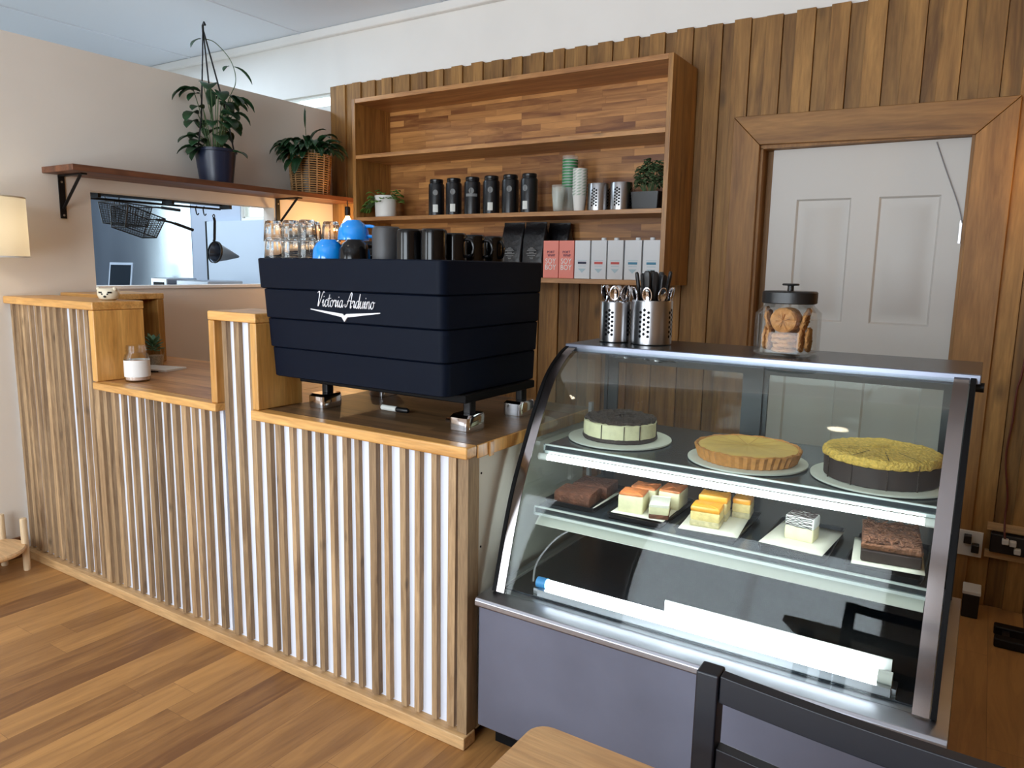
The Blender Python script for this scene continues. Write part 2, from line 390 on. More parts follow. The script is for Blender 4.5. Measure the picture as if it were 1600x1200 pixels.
def spline(pts, k=6):
    P = [Vector(p) for p in pts]; P = [P[0]]+P+[P[-1]]; out = []
    for i in range(1, len(P)-2):
        for j in range(k):
            u = j/k; a, b, c, d = P[i-1], P[i], P[i+1], P[i+2]
            out.append(.5*((2*b)+(c-a)*u+(2*a-5*b+4*c-d)*u*u+(3*b-a-3*c+d)*u**3))
    return out+[P[-2]]

# ------------------------------------------------------------------ room shell
XL, YB, YF, XR, ZC = -3.78, 3.65, -1.7, 1.0, 2.925     # partition face, clad wall face, street wall, right wall, ceiling
XK = -7.0                                              # far side of the kitchen
struct(MB().box(XK-.1, XR+.1, YF-.1, YB+1.4, -.1, 0).build('floor', 'floor'))
struct(MB().box(XK-.1, XR+.1, YF-.13, YB+.2, ZC, ZC+.1).build('ceiling', 'ceiling'))
for x in (-5.235, -4.04, -2.85, -1.65, -.45, .75):
    struct(MB().box(x-.012, x+.012, YF, YB-.002, ZC-.007, ZC+.01).build('trim_1', 'ceiling', bevel=.002))
# partition with the serving hatch: Y 2.04..3.163, Z 1.277..1.744
w = MB()
w.box(XL-.1, XL, YF, 2.04, 0, 2.4); w.box(XL-.1, XL, 3.163, YB+.02, 0, 2.4)
w.box(XL-.1, XL, 2.04, 3.163, 0, 1.277); w.box(XL-.1, XL, 2.04, 3.163, 1.744, 2.4)
struct(w.build('wall_left', 'wall'))
struct(MB().box(XL-.1, XL+.012, 2.04, 3.163, 1.262, 1.2775).build('trim_2', 'white_wall'))
struct(MB().box(XL-.001, XL+.014, YF, 1.6, 0, .1).build('baseboard_left', 'skirting', bevel=.003))
# back wall behind the cladding and above it, with the door opening and two kitchen windows
DX0, DX1, DZ = -.966, -.112, 1.972
w = MB()
wy0, wy1 = YB+.03, YB+.16
w.box(XL, DX0, wy0, wy1, 0, ZC); w.box(DX1, XR, wy0, wy1, 0, ZC); w.box(DX0, DX1, wy0, wy1, DZ, ZC)
w.box(XK, -4.76, wy0, wy1, 0, ZC); w.box(-4.76, -4.42, wy0, wy1, 0, 1.735); w.box(-4.76, -4.42, wy0, wy1, 1.86, 2.44); w.box(-4.42, XL, wy0, wy1, 0, 2.44)
w.box(-4.76, XL, wy0, wy1, 2.53, ZC)
struct(w.build('wall_back', 'white_wall'))
for i, (a, b, z0, z1) in enumerate(((-4.76, -4.42, 1.735, 1.86), (-4.76, XL, 2.44, 2.53))):
    fr = MB(); y0, y1 = YB+.05, YB+.08
    fr.box(a, b, y0, y1, z0, z0+.012); fr.box(a, b, y0, y1, z1-.012, z1); fr.box(a, a+.012, y0, y1, z0, z1); fr.box(b-.012, b, y0, y1, z0, z1)
    fo = struct(fr.build('window_%d' % (i+1), 'socket_white'))
    MB().box(a+.012, b-.012, YB+.062, YB+.066, z0+.012, z1-.012).build('pane', 'case_glass', fo)
struct(MB().box(XK, XR, YB-.012, YB+.03, ZC-.055, ZC).build('trim_3', 'white_wall', bevel=.01))
# timber cladding: boards with raised boards over them
cl = MB(); x = XL
def clear(a, b):     # spans of height free of the doorway
    return [(0, 2.555)] if b < DX0-.02 or a > DX1+.02 else [(DZ+.02, 2.555)]
x = XL; k = 0
while x < XR:
    wd = .061+random.uniform(-.006, .008)
    for z0, z1 in clear(x, x+wd): cl.box(x+.0012, x+wd+.02, YB+.001, YB+.029, z0, z1+random.uniform(-.006, .0), random.uniform(0, .5))
    x += wd
    wd = .075+random.uniform(-.008, .008)
    for z0, z1 in clear(x-.01, x+wd+.01): cl.box(x, x+wd, YB-.010, YB+.0275, z0, z1+random.uniform(-.003, .004), random.uniform(.4, 1))
    x += wd
struct(cl.build('wall_back_boards', 'clad', bevel=.0015, seg=1))
struct(MB().box(-2.0, XR, wy1+.9, wy1+1.0, 0, ZC).build('wall_beyond', 'white_wall'))
# door frame of wide mitred boards, lining and the white panelled door
fx0, fx1, fz = -1.093, .03, 2.108
struct(MB().prism([(fx0, 2.118), (fx1, 2.1), (DX1, 1.965), (DX0, 1.985)], 'Y', YB-.036, YB-.008).build('trim_4', 'clad_frame_x', bevel=.003))
struct(MB().prism([(fx0, 2.116), (DX0, 1.983), (DX0, 0), (fx0, 0)], 'Y', YB-.035, YB-.008).build('trim_5', 'clad_frame_z', bevel=.003))
struct(MB().prism([(fx1, 2.098), (DX1, 1.963), (DX1, 0), (fx1, 0)], 'Y', YB-.035, YB-.008).build('trim_6', 'clad_frame_z', bevel=.003))
ln = MB(); ln.box(DX0-.012, DX0+.012, YB-.01, YB+.17, 0, DZ); ln.box(DX1-.012, DX1+.008, YB-.01, YB+.17, 0, DZ); ln.box(DX0, DX1, YB-.01, YB+.17, DZ-.004, DZ+.012); ln.box(DX0+.012, -.90, YB+.09, YB+.165, 0, DZ-.004); ln.box(-.14, DX1-.012, YB+.09, YB+.165, 0, DZ-.004)
struct(ln.build('trim_7', 'clad_frame_z'))
d = MB(); lx0, lx1, ly = -.918, -.125, YB+.045
d.box(lx0, lx1, ly+.0125, ly+.04, .01, DZ-.006)
xs = [lx0, -.80, -.565, -.452, -.214, lx1]
for a, b in ((0, 1), (2, 3), (4, 5)): d.box(xs[a], xs[b], ly, ly+.0125, .01, DZ-.006)
for z0, z1 in ((.01, .22), (.98, 1.18), (1.738, DZ-.006)):
    d.box(xs[1], xs[2], ly, ly+.0125, z0, z1); d.box(xs[3], xs[4], ly, ly+.0125, z0, z1)
for a, b in ((1, 2), (3, 4)):
    for z0, z1 in ((.22, .98), (1.18, 1.738)):
        i = .016; j = .03
        lo = [[(xs[a]+q, ly+y, z0+q), (xs[b]-q, ly+y, z0+q), (xs[b]-q, ly+y, z1-q), (xs[a]+q, ly+y, z1-q)] for q, y in ((0, .0), (i*.5, .012), (j, .012), (j+.022, .003))]
        d.loft(lo, False, True)
do = struct(d.build('door_1', 'door'))
hg = MB(); hg.cyl((lx1+.002, ly-.005, 1.535), (lx1+.002, ly-.005, 1.63), .005); hg.box(lx1-.012, lx1+.002, ly-.003, ly-.0005, 1.535, 1.63); hg.build('hinge', 'band', do)
# street side: wall with two wide windows and a glazed door, right wall
w = MB(); y0, y1 = YF-.12, YF
for a, b in ((XK, -3.72), (-2.95, -2.05), (-.35, XR)): w.box(a, b, y0, y1, 0, ZC)
w.box(-3.72, -2.95, y0, y1, 0, .45); w.box(-3.72, -2.95, y0, y1, 2.45, ZC); w.box(-2.05, -.35, y0, y1, 0, .45); w.box(-2.05, -.35, y0, y1, 2.45, ZC)
struct(w.build('wall_front', 'white_wall'))
for i, (a, b, z0, z1, nb) in enumerate(((-3.72, -2.95, .45, 2.45, 0), (-2.05, -.35, .45, 2.45, 1))):
    fr = MB(); q = .05
    fr.box(a, b, y0+.03, y1-.03, z0, z0+q); fr.box(a, b, y0+.03, y1-.03, z1-q, z1)
    for kk in range(nb+2):
        xx = a+(b-a-q)*kk/(nb+1); fr.box(xx, xx+q, y0+.03, y1-.03, z0, z1)
    fo = struct(fr.build('window_%d' % (i+3), 'socket_white'))
    MB().box(a+.01, b-.01, y0+.055, y0+.06, z0+.01, z1-.01).build('pane', 'case_glass', fo)
struct(MB().box(XR, XR+.1, YF, YB+.2, 0, ZC).build('wall_right', 'clad'))
w = MB()
w.box(XK-.1, XK, YF, 1.5, 0, ZC); w.box(XK-.1, XK, 2.85, YB+.2, 0, ZC); w.box(XK-.1, XK, 1.5, 2.85, 0, 1.0); w.box(XK-.1, XK, 1.5, 2.85, 2.2, ZC)
struct(w.build('wall_kitchen', 'kitchen_wall'))
fr = MB()
for y in (1.5, 2.155, 2.81): fr.box(XK-.07, XK-.03, y, y+.04, 1.0, 2.2)
for z in (1.0, 2.16): fr.box(XK-.07, XK-.03, 1.5, 2.85, z, z+.04)
fo = struct(fr.build('window_5', 'socket_white')); MB().box(XK-.052, XK-.048, 1.51, 2.84, 1.01, 2.19).build('pane', 'case_glass', fo)  # unseen window added to brighten the right part of the splashback

# ------------------------------------------------------------------ service counter
YC = 1.627; XA = -3.775; X1, X2, X3 = -3.03, -2.27, -2.035; XE = -1.172
ct = thing('service_counter', 'stepped cafe counter clad in vertical timber slats over white board, golden timber ledges', 'counter', (-2.47, YC, 0))
bk = MB(); bk.box(XA, X1-.035, YC+.018, YC+.036, .03, 1.205, .5); bk.box(X1-.035, X2, YC+.018, YC+.036, .03, .885, .5); bk.box(X2+.022, X3-.022, YC+.018, YC+.036, .03, 1.205, .5); bk.box(X3-.022, XE-.02, YC+.018, YC+.036, .03, .88, .5)
bk.build('backing_board', 'white_board', ct)
def slats(x0, x1, z1, pitch=.0585, wid=.0225, z0=.047):
    m = MB(); n = int(round((x1-x0)/pitch)); p = (x1-x0)/n
    for i in range(n):
        c = x0+p*(i+.5)+random.uniform(-.005, .005); h = wid/2+random.uniform(-.003, .003); dx = random.uniform(-.005, .005)
        y = YC+random.uniform(-.002, .003)
        v = [(c-h, y, z0), (c+h, y, z0), (c+h, YC+.019, z0), (c-h, YC+.019, z0), (c-h+dx, y, z1), (c+h+dx, y, z1), (c+h+dx, YC+.019, z1), (c-h+dx, YC+.019, z1)]
        m.add(v, [(3,2,1,0),(4,5,6,7),(0,1,5,4),(1,2,6,5),(2,3,7,6),(3,0,4,7)])
    return m.build('slat_panel', 'slat', ct)
slats(XA, X1-.01, 1.204); slats(X1-.006, X2-.004, .886); slats(X2+.022, X3-.022, 1.205); slats(X3-.012, XE-.036, .88)
m = MB(); m.box(XA, XE+.004, YC-.022, YC+.036, 0, .04); m.build('base_rail', 'rail', ct, bevel=.004)
m = MB(); m.box(XE-.036, XE, YC-.004, YC+.05, .04, .88); m.build('corner_post', 'slat', ct, bevel=.002)
m = MB(); m.box(XE-.022, XE-.004, YC+.05, 2.33, .03, .88, .5); 
pe = m.build('end_panel', 'end_panel', ct)
sc_ = MB()
for z in (.12, .35, .60, .82): MB().cyl((XE-.0042, YC+.064, z), (XE-.0025, YC+.064, z), .0035, 8).build('screw', 'black_metal', pe)
# high ledge on the left, hollow behind
m = MB(); m.box(XA, X1+.004, YC-.018, 1.828, 1.204, 1.238); tb = m.build('ledge_top', 'pine_x', ct, bevel=.005)
m = MB(); m.box(X1-.034, X1+.003, YC-.016, 1.826, .9135, 1.2038); m.build('ledge_end', 'pine_z', ct, bevel=.005)
m = MB(); m.box(X1-.05, X1-.012, YC-.006, YC+.018, .04, .884); m.build('trim_slat', 'slat', ct, bevel=.003)
m = MB(); m.box(XA, X1-.04, 1.80, 1.822, .913, 1.203); m.build('ledge_back', 'unit_side', ct)
m = MB(); m.box(X1-.03, X1+.03, YC+.04, 2.3, .05, .884); m.build('inner_divider', 'end_panel', ct)
# stub between the two worktops: a mitred frame around its slats
m = MB(); m.box(X2-.012, X3+.006, YC-.022, 1.80, 1.206, 1.238); m.build('stub_top', 'pine_x', ct, bevel=.005)
m = MB(); m.box(X2-.012, X2+.022, YC-.02, 1.798, .9135, 1.2058); m.build('stub_side', 'pine_z', ct, bevel=.004)
m = MB(); m.box(X3-.026, X3+.006, YC-.02, 1.798, .9135, 1.2058); m.build('stub_side', 'pine_z', ct, bevel=.004)
m = MB(); m.box(X2+.022, X3-.026, 1.78, 1.797, .9135, 1.2058); m.build('stub_back', 'unit_side', ct)
# worktops
m = MB(); m.box(XA, X2+.022, YC+.02, 2.30, .885, .913); m.build('low_worktop', 'worktop', ct)
m = MB(); m.box(X1-.012, X2+.022, YC-.03, YC+.02, .884, .9134); m.build('worktop_lip', 'pine_x', ct, bevel=.005)
m = MB(); m.box(X2+.022, X3+.006, YC+.04, 2.34, .885, .9125); m.build('worktop_link', 'worktop', ct)
m = MB(); m.box(X3+.006, XE+.008, YC+.02, 2.36, .88, .913); m.build('machine_worktop', 'worktop_shaded', ct)
m = MB(); m.box(X3-.026, XE+.012, YC-.03, YC+.02, .879, .9134); m.build('worktop_lip', 'pine_x', ct, bevel=.005)
m = MB(); m.box(XE+.0085, XE+.014, YC+.022, 2.36, .874, .9134); m.box(XE+.0145, XE+.020, 1.70, 1.722, .87, .9134); m.build('worktop_edge', 'pine_z', ct, bevel=.003)
m = MB(); m.box(XA+.02, XE-.03, 2.28, 2.30, .05, .885); m.build('rear_panel', 'end_panel', ct)
# open box at the wall end of the low worktop
bx = thing('wooden_cubby_box', 'golden open-sided wooden box standing on the low worktop against the wall', 'box', (-3.6, 2.02, .9135))
m = MB(); m.box(-3.775, -3.435, 1.86, 2.182, 1.222, 1.25); m.build('top_board', 'pine_x', bx, bevel=.004)
for y in (2.146, 1.862): m = MB(); m.box(-3.774, -3.436, y, y+.034, .9135, 1.2215); m.build('side_board', 'pine_z', bx, bevel=.004)
m = MB(); m.box(-3.774, -3.752, 1.8965, 2.1455, .9135, 1.2215); m.build('back_board', 'unit_side', bx)

# things on the counter
bp = thing('animal_face_planter', 'small cream pot with an animal face on the left ledge corner', 'planter', (-3.145, 1.745, 1.2385))
m = MB(); m.lathe([(0, 0), (.026, 0), (.036, .006), (.043, .022), (.042, .038), (.036, .048), (.032, .05), (.030, .046), (.033, .03), (0, .028)], (-3.145, 1.745, 1.2385), 26); pb = m.build('pot', 'bone', bp)
fm = MB(); cv = Vector((0.72, -.69, 0))
def face_pt(ang, z, r): a = math.radians(ang); return (-3.145+r*math.cos(a), 1.745+r*math.sin(a), 1.2385+z)
fa = -49
for da in (-26, 26):
    p = face_pt(fa+da, .033, .0425); fm.obox(p, (.002, .016, .007), math.radians(fa+da))
    p = face_pt(fa+da*.55, .026, .0435); fm.obox(p, (.002, .006, .006), math.radians(fa+da*.55))
p = face_pt(fa, .016, .042); fm.lathe([(0, -.005), (.005, -.003), (.006, 0), (.005, .003), (0, .005)], p, 10)
fm.build('painted_face', 'ink', pb)
em = MB()
for da in (-62, 62):
    p = face_pt(fa+da, .047, .036); MB().lathe([(0, -.009), (.007, -.006), (.009, 0), (.006, .007), (0, .009)], p, 12).build('ear', 'bone', pb)
sm = MB()
for i in range(14):
    a = i*2.4; rr = .022*math.sqrt(i/14); sm.lathe([(0, 0), (.006, .003), (.007, .009), (.003, .016), (0, .018)], (-3.145+rr*math.cos(a), 1.745+rr*math.sin(a), 1.2685), 8)
sm.build('pale_succulent', 'label', bp)

p = Vector((-2.942, 1.732, .9138))
cd = thing('candle_jar', 'glass jar candle with a blank white label at the front of the low worktop', 'candle', p)
m = MB(); m.lathe([(0, 0), (.044, 0), (.0485, .004), (.049, .095), (.046, .108), (.038, .116), (.038, .121), (.0405, .122), (.0405, .128), (.038, .129), (.038, .134), (.0405, .135), (.0405, .141), (.038, .142), (.0375, .147), (.0355, .147), (.0355, .116), (.045, .1), (.046, .006), (0, .005)], p, 32); m.build('jar', 'jar_glass', cd)
m = MB(); m.lathe([(.0495, .02), (.0497, .02), (.0497, .088), (.0495, .088)], p, 40); m.build('label', 'cardboard', cd)
m = MB(); m.lathe([(0, .007), (.0445, .007), (.0445, .082), (0, .084)], p, 28); m.build('wax', 'wax', cd)
p = Vector((-3.31, 2.04, .9138))
sg = thing('succulent_glass', 'small glass tumbler of pebbles and a green succulent before the wooden box', 'plant pot', p)
m = MB(); m.lathe([(0, 0), (.036, 0), (.044, .085), (.042, .085), (.034, .004), (0, .004)], p, 28); m.build('tumbler', 'jar_glass', sg)
m = MB(); m.lathe([(0, .005), (.034, .005), (.038, .05), (0, .055)], p, 20); m.build('pebbles', 'pebbles', sg)
m = MB()
for i in range(26):
    a = i*2.399; e = .25+.9*(i/26); rr = .014
    q = p+Vector((-.008+rr*math.cos(a)*.6, rr*math.sin(a)*.6, .07+.05*i/26))
    m.leaf(q, (math.cos(a)*(1.2-e*.7), math.sin(a)*(1.2-e*.7), e*.7), .042, .02, .1)
m.build('rosette', 'succulent', sg, solid=.002)
nb = thing('notepad', 'white notepad lying on the low worktop behind the candle', 'notepad', (-3.19, 1.98, .9138))
nb.rotation_euler = (0,0,math.radians(14))
MB().box(-.10, .10, -.065, .065, 0, .004).build('cover', 'cardboard', nb, world=False)
MB().box(-.098, .10, -.063, .063, .0042, .0085).build('pages', 'label', nb, world=False)
pn = tag(MB().tube([(-.06, 0, 0), (-.055, 0, 0), (.05, 0, 0), (.066, 0, 0)], [.0015, .004, .004, .003], 10).build('pen', 'black_metal', world=False), 'dark pen lying beside the white notepad on the low worktop', 'pen')
pn.location = (-3.15, 1.885, .918); pn.rotation_euler = (0, 0, math.radians(28))

# ------------------------------------------------------------------ left wall: shelf, lamp, plants
sh = thing('wall_shelf', 'long dark stained wall shelf on black brackets above the serving hatch', 'shelf', (XL, 2.74, 1.80))
MB().box(XL+.001, -3.505, 1.822, YB-.012, 1.802, 1.83).build('board', 'dark_shelf', sh, bevel=.002)
for y in (1.905, 3.19):
    m = MB(); m.box(XL+.001, XL+.007, y-.014, y+.014, 1.60, 1.801); m.box(XL+.001, -3.57, y-.014, y+.014, 1.795, 1.8015)
    m.tube([(XL+.006, y, 1.645), (-3.60, y, 1.797)], .007, 8)
    b_ = m.build('bracket', 'black_metal', sh)
    [MB().cyl((XL+.0072, y, zz), (XL+.0095, y, zz), .005, 10).build('bracket_screw', 'holder_steel', b_) for zz in (1.615, 1.77)]
lp = thing('wall_lamp', 'cream drum-shaded lamp cut by the left edge of the view', 'lamp', (-3.57, 1.475, 1.535))
c = Vector((-3.57, 1.462, 1.41))
m = MB(); m.lathe([(.166, 0), (.168, 0), (.167, .25), (.165, .25)], c, 48); m.build('shade', 'shade', lp)
m = MB(); m.lathe([(.165, -.001), (.169, -.001), (.169, .006), (.165, .006)], c, 48); m.build('lower_rim', 'cardboard', lp); MB().lathe([(.163, .244), (.167, .244), (.167, .251), (.163, .251)], c, 48).build('upper_rim', 'cardboard', lp)
m = MB(); m.lathe([(0, -.036), (.018, -.03), (.03, -.01), (.03, .008), (.02, .03), (.013, .05), (0, .05)], (c.x, c.y, c.z+.12), 18); m.build('bulb', emit('lamp_bulb', (255, 240, 214), 18), lp)
m = MB(); m.cyl((c.x, c.y, c.z+.17), (c.x, c.y, c.z+.215), .017, 14); m.tube([(c.x, c.y, c.z+.2), (XL+.01, c.y, c.z+.2)], .008, 8); m.box(XL+.001, XL+.012, c.y-.04, c.y+.04, c.z+.15, c.z+.25); m.build('arm', 'black_metal', lp)

# tall climbing plant in a dark hanging pot, its hanger straps gathered above
hp = thing('hanging_pot_plant', 'climbing plant in a dark blue pot with hanger straps, on the wall shelf', 'plant', (-3.64, 2.66, 1.8305))
c = Vector((-3.64, 2.66, 1.8305))
m = MB(); m.lathe([(0, 0), (.082, 0), (.086, .004), (.106, .165), (.113, .167), (.113, .182), (.107, .182), (.1, .165), (.0, .15)], c, 40); m.build('pot', 'pot_blue', hp)
m = MB(); m.lathe([(0, .155), (.098, .155), (.1, .15)], c, 24); m.build('soil', 'soil', hp)
top = c+Vector((-.02, -.03, .80))
for k in range(3):
    a = 2*PI*k/3+.5
    m = MB(); m.tube([c+Vector((.105*math.cos(a), .105*math.sin(a), .17)), c+Vector((.075*math.cos(a), .075*math.sin(a), .35))*1.0, top], .0042, 6); m.build('hanger_strap', 'black_metal', hp)
m = MB(); m.tube([top-Vector((0,0,.03)), top+Vector((0,0,.015)), top+Vector((.012,0,.03)), top+Vector((.02,0,.015))], .006, 8); m.build('hook', 'black_metal', hp)
lv = MB(); st = MB(); rnd = random.Random(3)
for i in range(44):
    a = rnd.uniform(0, 2*PI); h = rnd.uniform(.16, .50)**1.0; r = .045+.05*rnd.random()
    base = c+Vector((.03*math.cos(a), .03*math.sin(a), .16)); tip = c+Vector((r*math.cos(a)*1.1, r*math.sin(a)*1.1, h))
    tip.x = max(tip.x, XL+.03)
    st.tube(spline([base, (base+tip)/2+Vector((0,0,.03)), tip], 4), .0022, 5)
    dx, dy = math.cos(a), math.sin(a)
    L_ = rnd.uniform(.09, .14)
    if tip.x+dx*L_ < XL+.02: dx = abs(dx)*.3
    lv.leaf(tip, (dx, dy, .25), L_, L_*.62, rnd.uniform(.7, 1.6))
vine = spline([c+Vector((.02, .02, .16)), c+Vector((.05, .05, .42)), c+Vector((.05, .11, .55)), c+Vector((.03, .10, .66)), c+Vector((0, .03, .74)), c+Vector((-.02, -.03, .75))], 6)
st.tube(vine, .0022, 5)
for q, dr, L_ in ((Vector((-.02, -.045, .745)), (-.1, -1, -.35), .085), (Vector((.03, .085, .63)), (.2, -.8, -.2), .06), (Vector((.03, .12, .635)), (.3, 1, -.2), .13), (Vector((.05, .07, .47)), (.3, 1, .1), .12), (Vector((.0, -.02, .5)), (.3, -.1, -.9), .11), (Vector((.05, .0, .43)), (.4, .9, -.2), .1), (Vector((-.01, -.08, .46)), (.2, -.9, -.1), .1), (Vector((.0, -.06, .52)), (.2, -.9, .5), .03)):
    lv.leaf(c+q, dr, L_, L_*(.5 if L_ < .12 else .25), .9)
for p0, p1 in (((.02, -.02, .3), (0, -.06, .52)), ((.0, -.02, .3), (0, -.02, .5)), ((.03, .02, .3), (.05, .07, .47))): st.tube([c+Vector(p0), c+Vector(p1)], .002, 5)
st.build('stems', 'stem', hp); lv.build('foliage', 'leaf', hp, solid=.0012)

# peace lily in a wicker basket
wb = thing('basket_plant', 'leafy dark green plant in a slatted wicker basket at the shelf end', 'plant', (-3.635, 3.33, 1.8305))
c = Vector((-3.635, 3.33, 1.8305)); RB = .128; HB = .235
m = MB()
for k in range(18):
    z = .008+HB*.97*k/17; r = RB*(.86+.14*z/HB); m.tube([c+Vector((r*math.cos(2*PI*i/36), r*math.sin(2*PI*i/36), z)) for i in range(37)], .0042, 6)
for k in range(16):
    a = 2*PI*k/16; m.tube([c+Vector((RB*.865*math.cos(a), RB*.865*math.sin(a), 0)), c+Vector((RB*1.005*math.cos(a), RB*1.005*math.sin(a), HB))], .0045, 6)
m.build('basket', 'wicker', wb)
m = MB(); m.lathe([(0, .004), (.1, .004), (.113, .215), (.105, .215), (0, .2)], c, 28); m.build('inner_pot', 'pot_black', wb)
lv = MB(); st = MB(); rnd = random.Random(11)
for i in range(46):
    a = rnd.uniform(-2.6, 1.3); up = rnd.uniform(.1, 1.0); b0 = c+Vector((.05*math.cos(a), .05*math.sin(a), .21))
    L_ = rnd.uniform(.11, .17); dr = Vector((math.cos(a)*.7, math.sin(a), up+.3)).normalized()
    b1 = b0+dr*rnd.uniform(.03, .09)
    if b1.x+dr.x*L_ < XL+.02: dr.x = abs(dr.x)*.4
    if b1.y+dr.y*L_ > YB-.03: dr.y = .05
    st.tube([b0, b1], .003, 5); lv.leaf(b1, dr, L_, .045, rnd.uniform(.9, 2.0), fold=.35)
for a, b_, w_ in (((.0, -.1, .22), (.1, -1, .5), .05), ((0, -.09, .2), (.2, -1, .1), .05), ((.02, -.08, .3), (.1, -1, .5), .055), ((0, 0, .3), (.1, .3, 1), .05), ((.02, .06, .32), (.1, .6, .9), .045), ((.03, .1, .3), (.4, .8, .5), .045), ((.05, -.1, .21), (.3, -.8, -.2), .06)):
    lv.leaf(c+Vector(a), b_, .17, w_, 1.2, fold=.35)
st.tube([c+Vector((0, -.02, .22)), c+Vector((-.0, -.03, .42)), c+Vector((0, -.025, .5))], .002, 5)
lv.leaf(c+Vector((0, -.03, .40)), (0, .0, 1), .12, .018, -.1)
st.build('stems', 'stem', wb); lv.build('foliage', 'leaf', wb, solid=.0012)

# bare bulb in a black holder under the shelf corner
def bulb_lamp(loc, label, up):
    t = thing('bulb_lamp', label, 'lamp', loc); c = Vector(loc)
    m = MB(); m.lathe([(0, .032), (.012, .032), (.0175, .028), (.0175, -.022), (.014, -.026), (0, -.026)], c, 20); m.build('lamp_holder', 'black_metal', t)
    m = MB(); m.lathe([(.011, -.026), (.014, -.036), (.03, -.062), (.032, -.075), (.025, -.096), (.012, -.106), (0, -.108)], c, 22); m.build('bulb', 'bulb', t)
    m = MB(); m.tube([c+Vector((0,0,.03)), c+Vector((0,0,up))], .003, 6); m.build('flex', 'black_metal', t)
    l = bpy.data.lights.new('bulb_glow', 'POINT'); l.energy = 5; l.color = (1, .62, .28); l.shadow_soft_size = .03
    lo = bpy.data.objects.new('bulb_glow', l); COL.objects.link(lo); lo.location = c+Vector((0, -.0, -.15))
    return lo
p = at(543, 331, 'Y', 3.45)
bulb_lamp((p.x, p.y, p.z), 'bare warm bulb in a black holder hanging beside the shelving under the basket plant', 1.803-p.z)
lo2 = bulb_lamp((.30, 3.5, 1.95), 'bare warm bulb in a black holder right of the doorway', .6); lo2.data.energy = 1.5

# low plant stand at the left edge
ps = thing('plant_stand', 'low round pale wooden stand with dowel legs at the left edge of the floor', 'stand', (-3.625, 1.39, 0))
MB().lathe([(0, .105), (.138, .105), (.148, .112), (.15, .122), (.146, .13), (0, .13)], (-3.625, 1.39, 0), 40).build('disc', 'pale_disc', ps)
for a in (75, 132, 255, 312):
    x, y = -3.625+.148*math.cos(math.radians(a)), 1.39+.148*math.sin(math.radians(a)); m = MB()
    m.lathe([(0, 0), (.0125, 0), (.0145, .002), (.0145, .242), (.0125, .246), (0, .246)], (x, y, 0), 18); m.build('leg', 'pale_wood', ps)

# ------------------------------------------------------------------ espresso machine
ZT = 1.42; mY = 1.62
em_ = thing('espresso_machine', 'large matte black espresso machine with silver script lettering on the timber worktop', 'coffee machine', (-1.65, 1.9, .9138))
tiers = [(1.3225, 1.42, -2.042, -1.262, 1.622, 2.175), (1.226, 1.3215, -2.0275, -1.266, 1.632, 2.172), (1.1295, 1.225, -2.0245, -1.271, 1.643, 2.168), (1.03, 1.1285, -2.020, -1.277, 1.655, 2.164)]
for z0, z1, x0, x1, y0, y1 in tiers:
    m = MB(); L = []
    for z, i in ((z0, .004), (z0+.003, 0), (z1-.003, 0), (z1, .004)): L.append(rrect(x0+i+(.004 if z < z1-.01 else 0), x1-i-(.004 if z < z1-.01 else 0), y0+i+(.004 if z < z1-.01 else 0), y1-i, .028, z))
    if z1 == 1.42:      # the top band stands up round the cup tray
        L.append(rrect(x0+.012, x1-.012, y0+.012, y1-.012, .02, z1)); L.append(rrect(x0+.012, x1-.012, y0+.012, y1-.012, .02, 1.4165))
    m.loft(L, True, True); m.build('body_panel', 'machine', em_, sharp=30)
m = MB(); m.box(-2.00, -1.30, 1.69, 2.14, 1.031, 1.40); m.build('inner_body', 'machine_dark', em_)
m = MB(); m.box(-1.97, -1.265, 1.735, 2.13, 1.004, 1.0295); m.build('drip_base', 'machine_dark', em_, bevel=.004)
for x, y in ((-1.90, 1.785), (-1.295, 1.785), (-1.90, 2.08), (-1.295, 2.08)):
    m = MB(); m.loft([rrect(x-.034, x+.034, y-.044, y+.044, .012, z) for z in (.9138, .9165)]+[rrect(x-.037, x+.037, y-.047, y+.047, .014, z) for z in (.92, .958)]+[rrect(x-.033, x+.033, y-.036, y+.046, .012, .966)]); ft = m.build('foot', 'chrome', em_)
    m = MB(); m.loft([rrect(x-.014, x+.014, y-.004, y+.028, .006, z) for z in (.9665, 1.0035)]); m.build('foot_post', 'black_metal', ft)
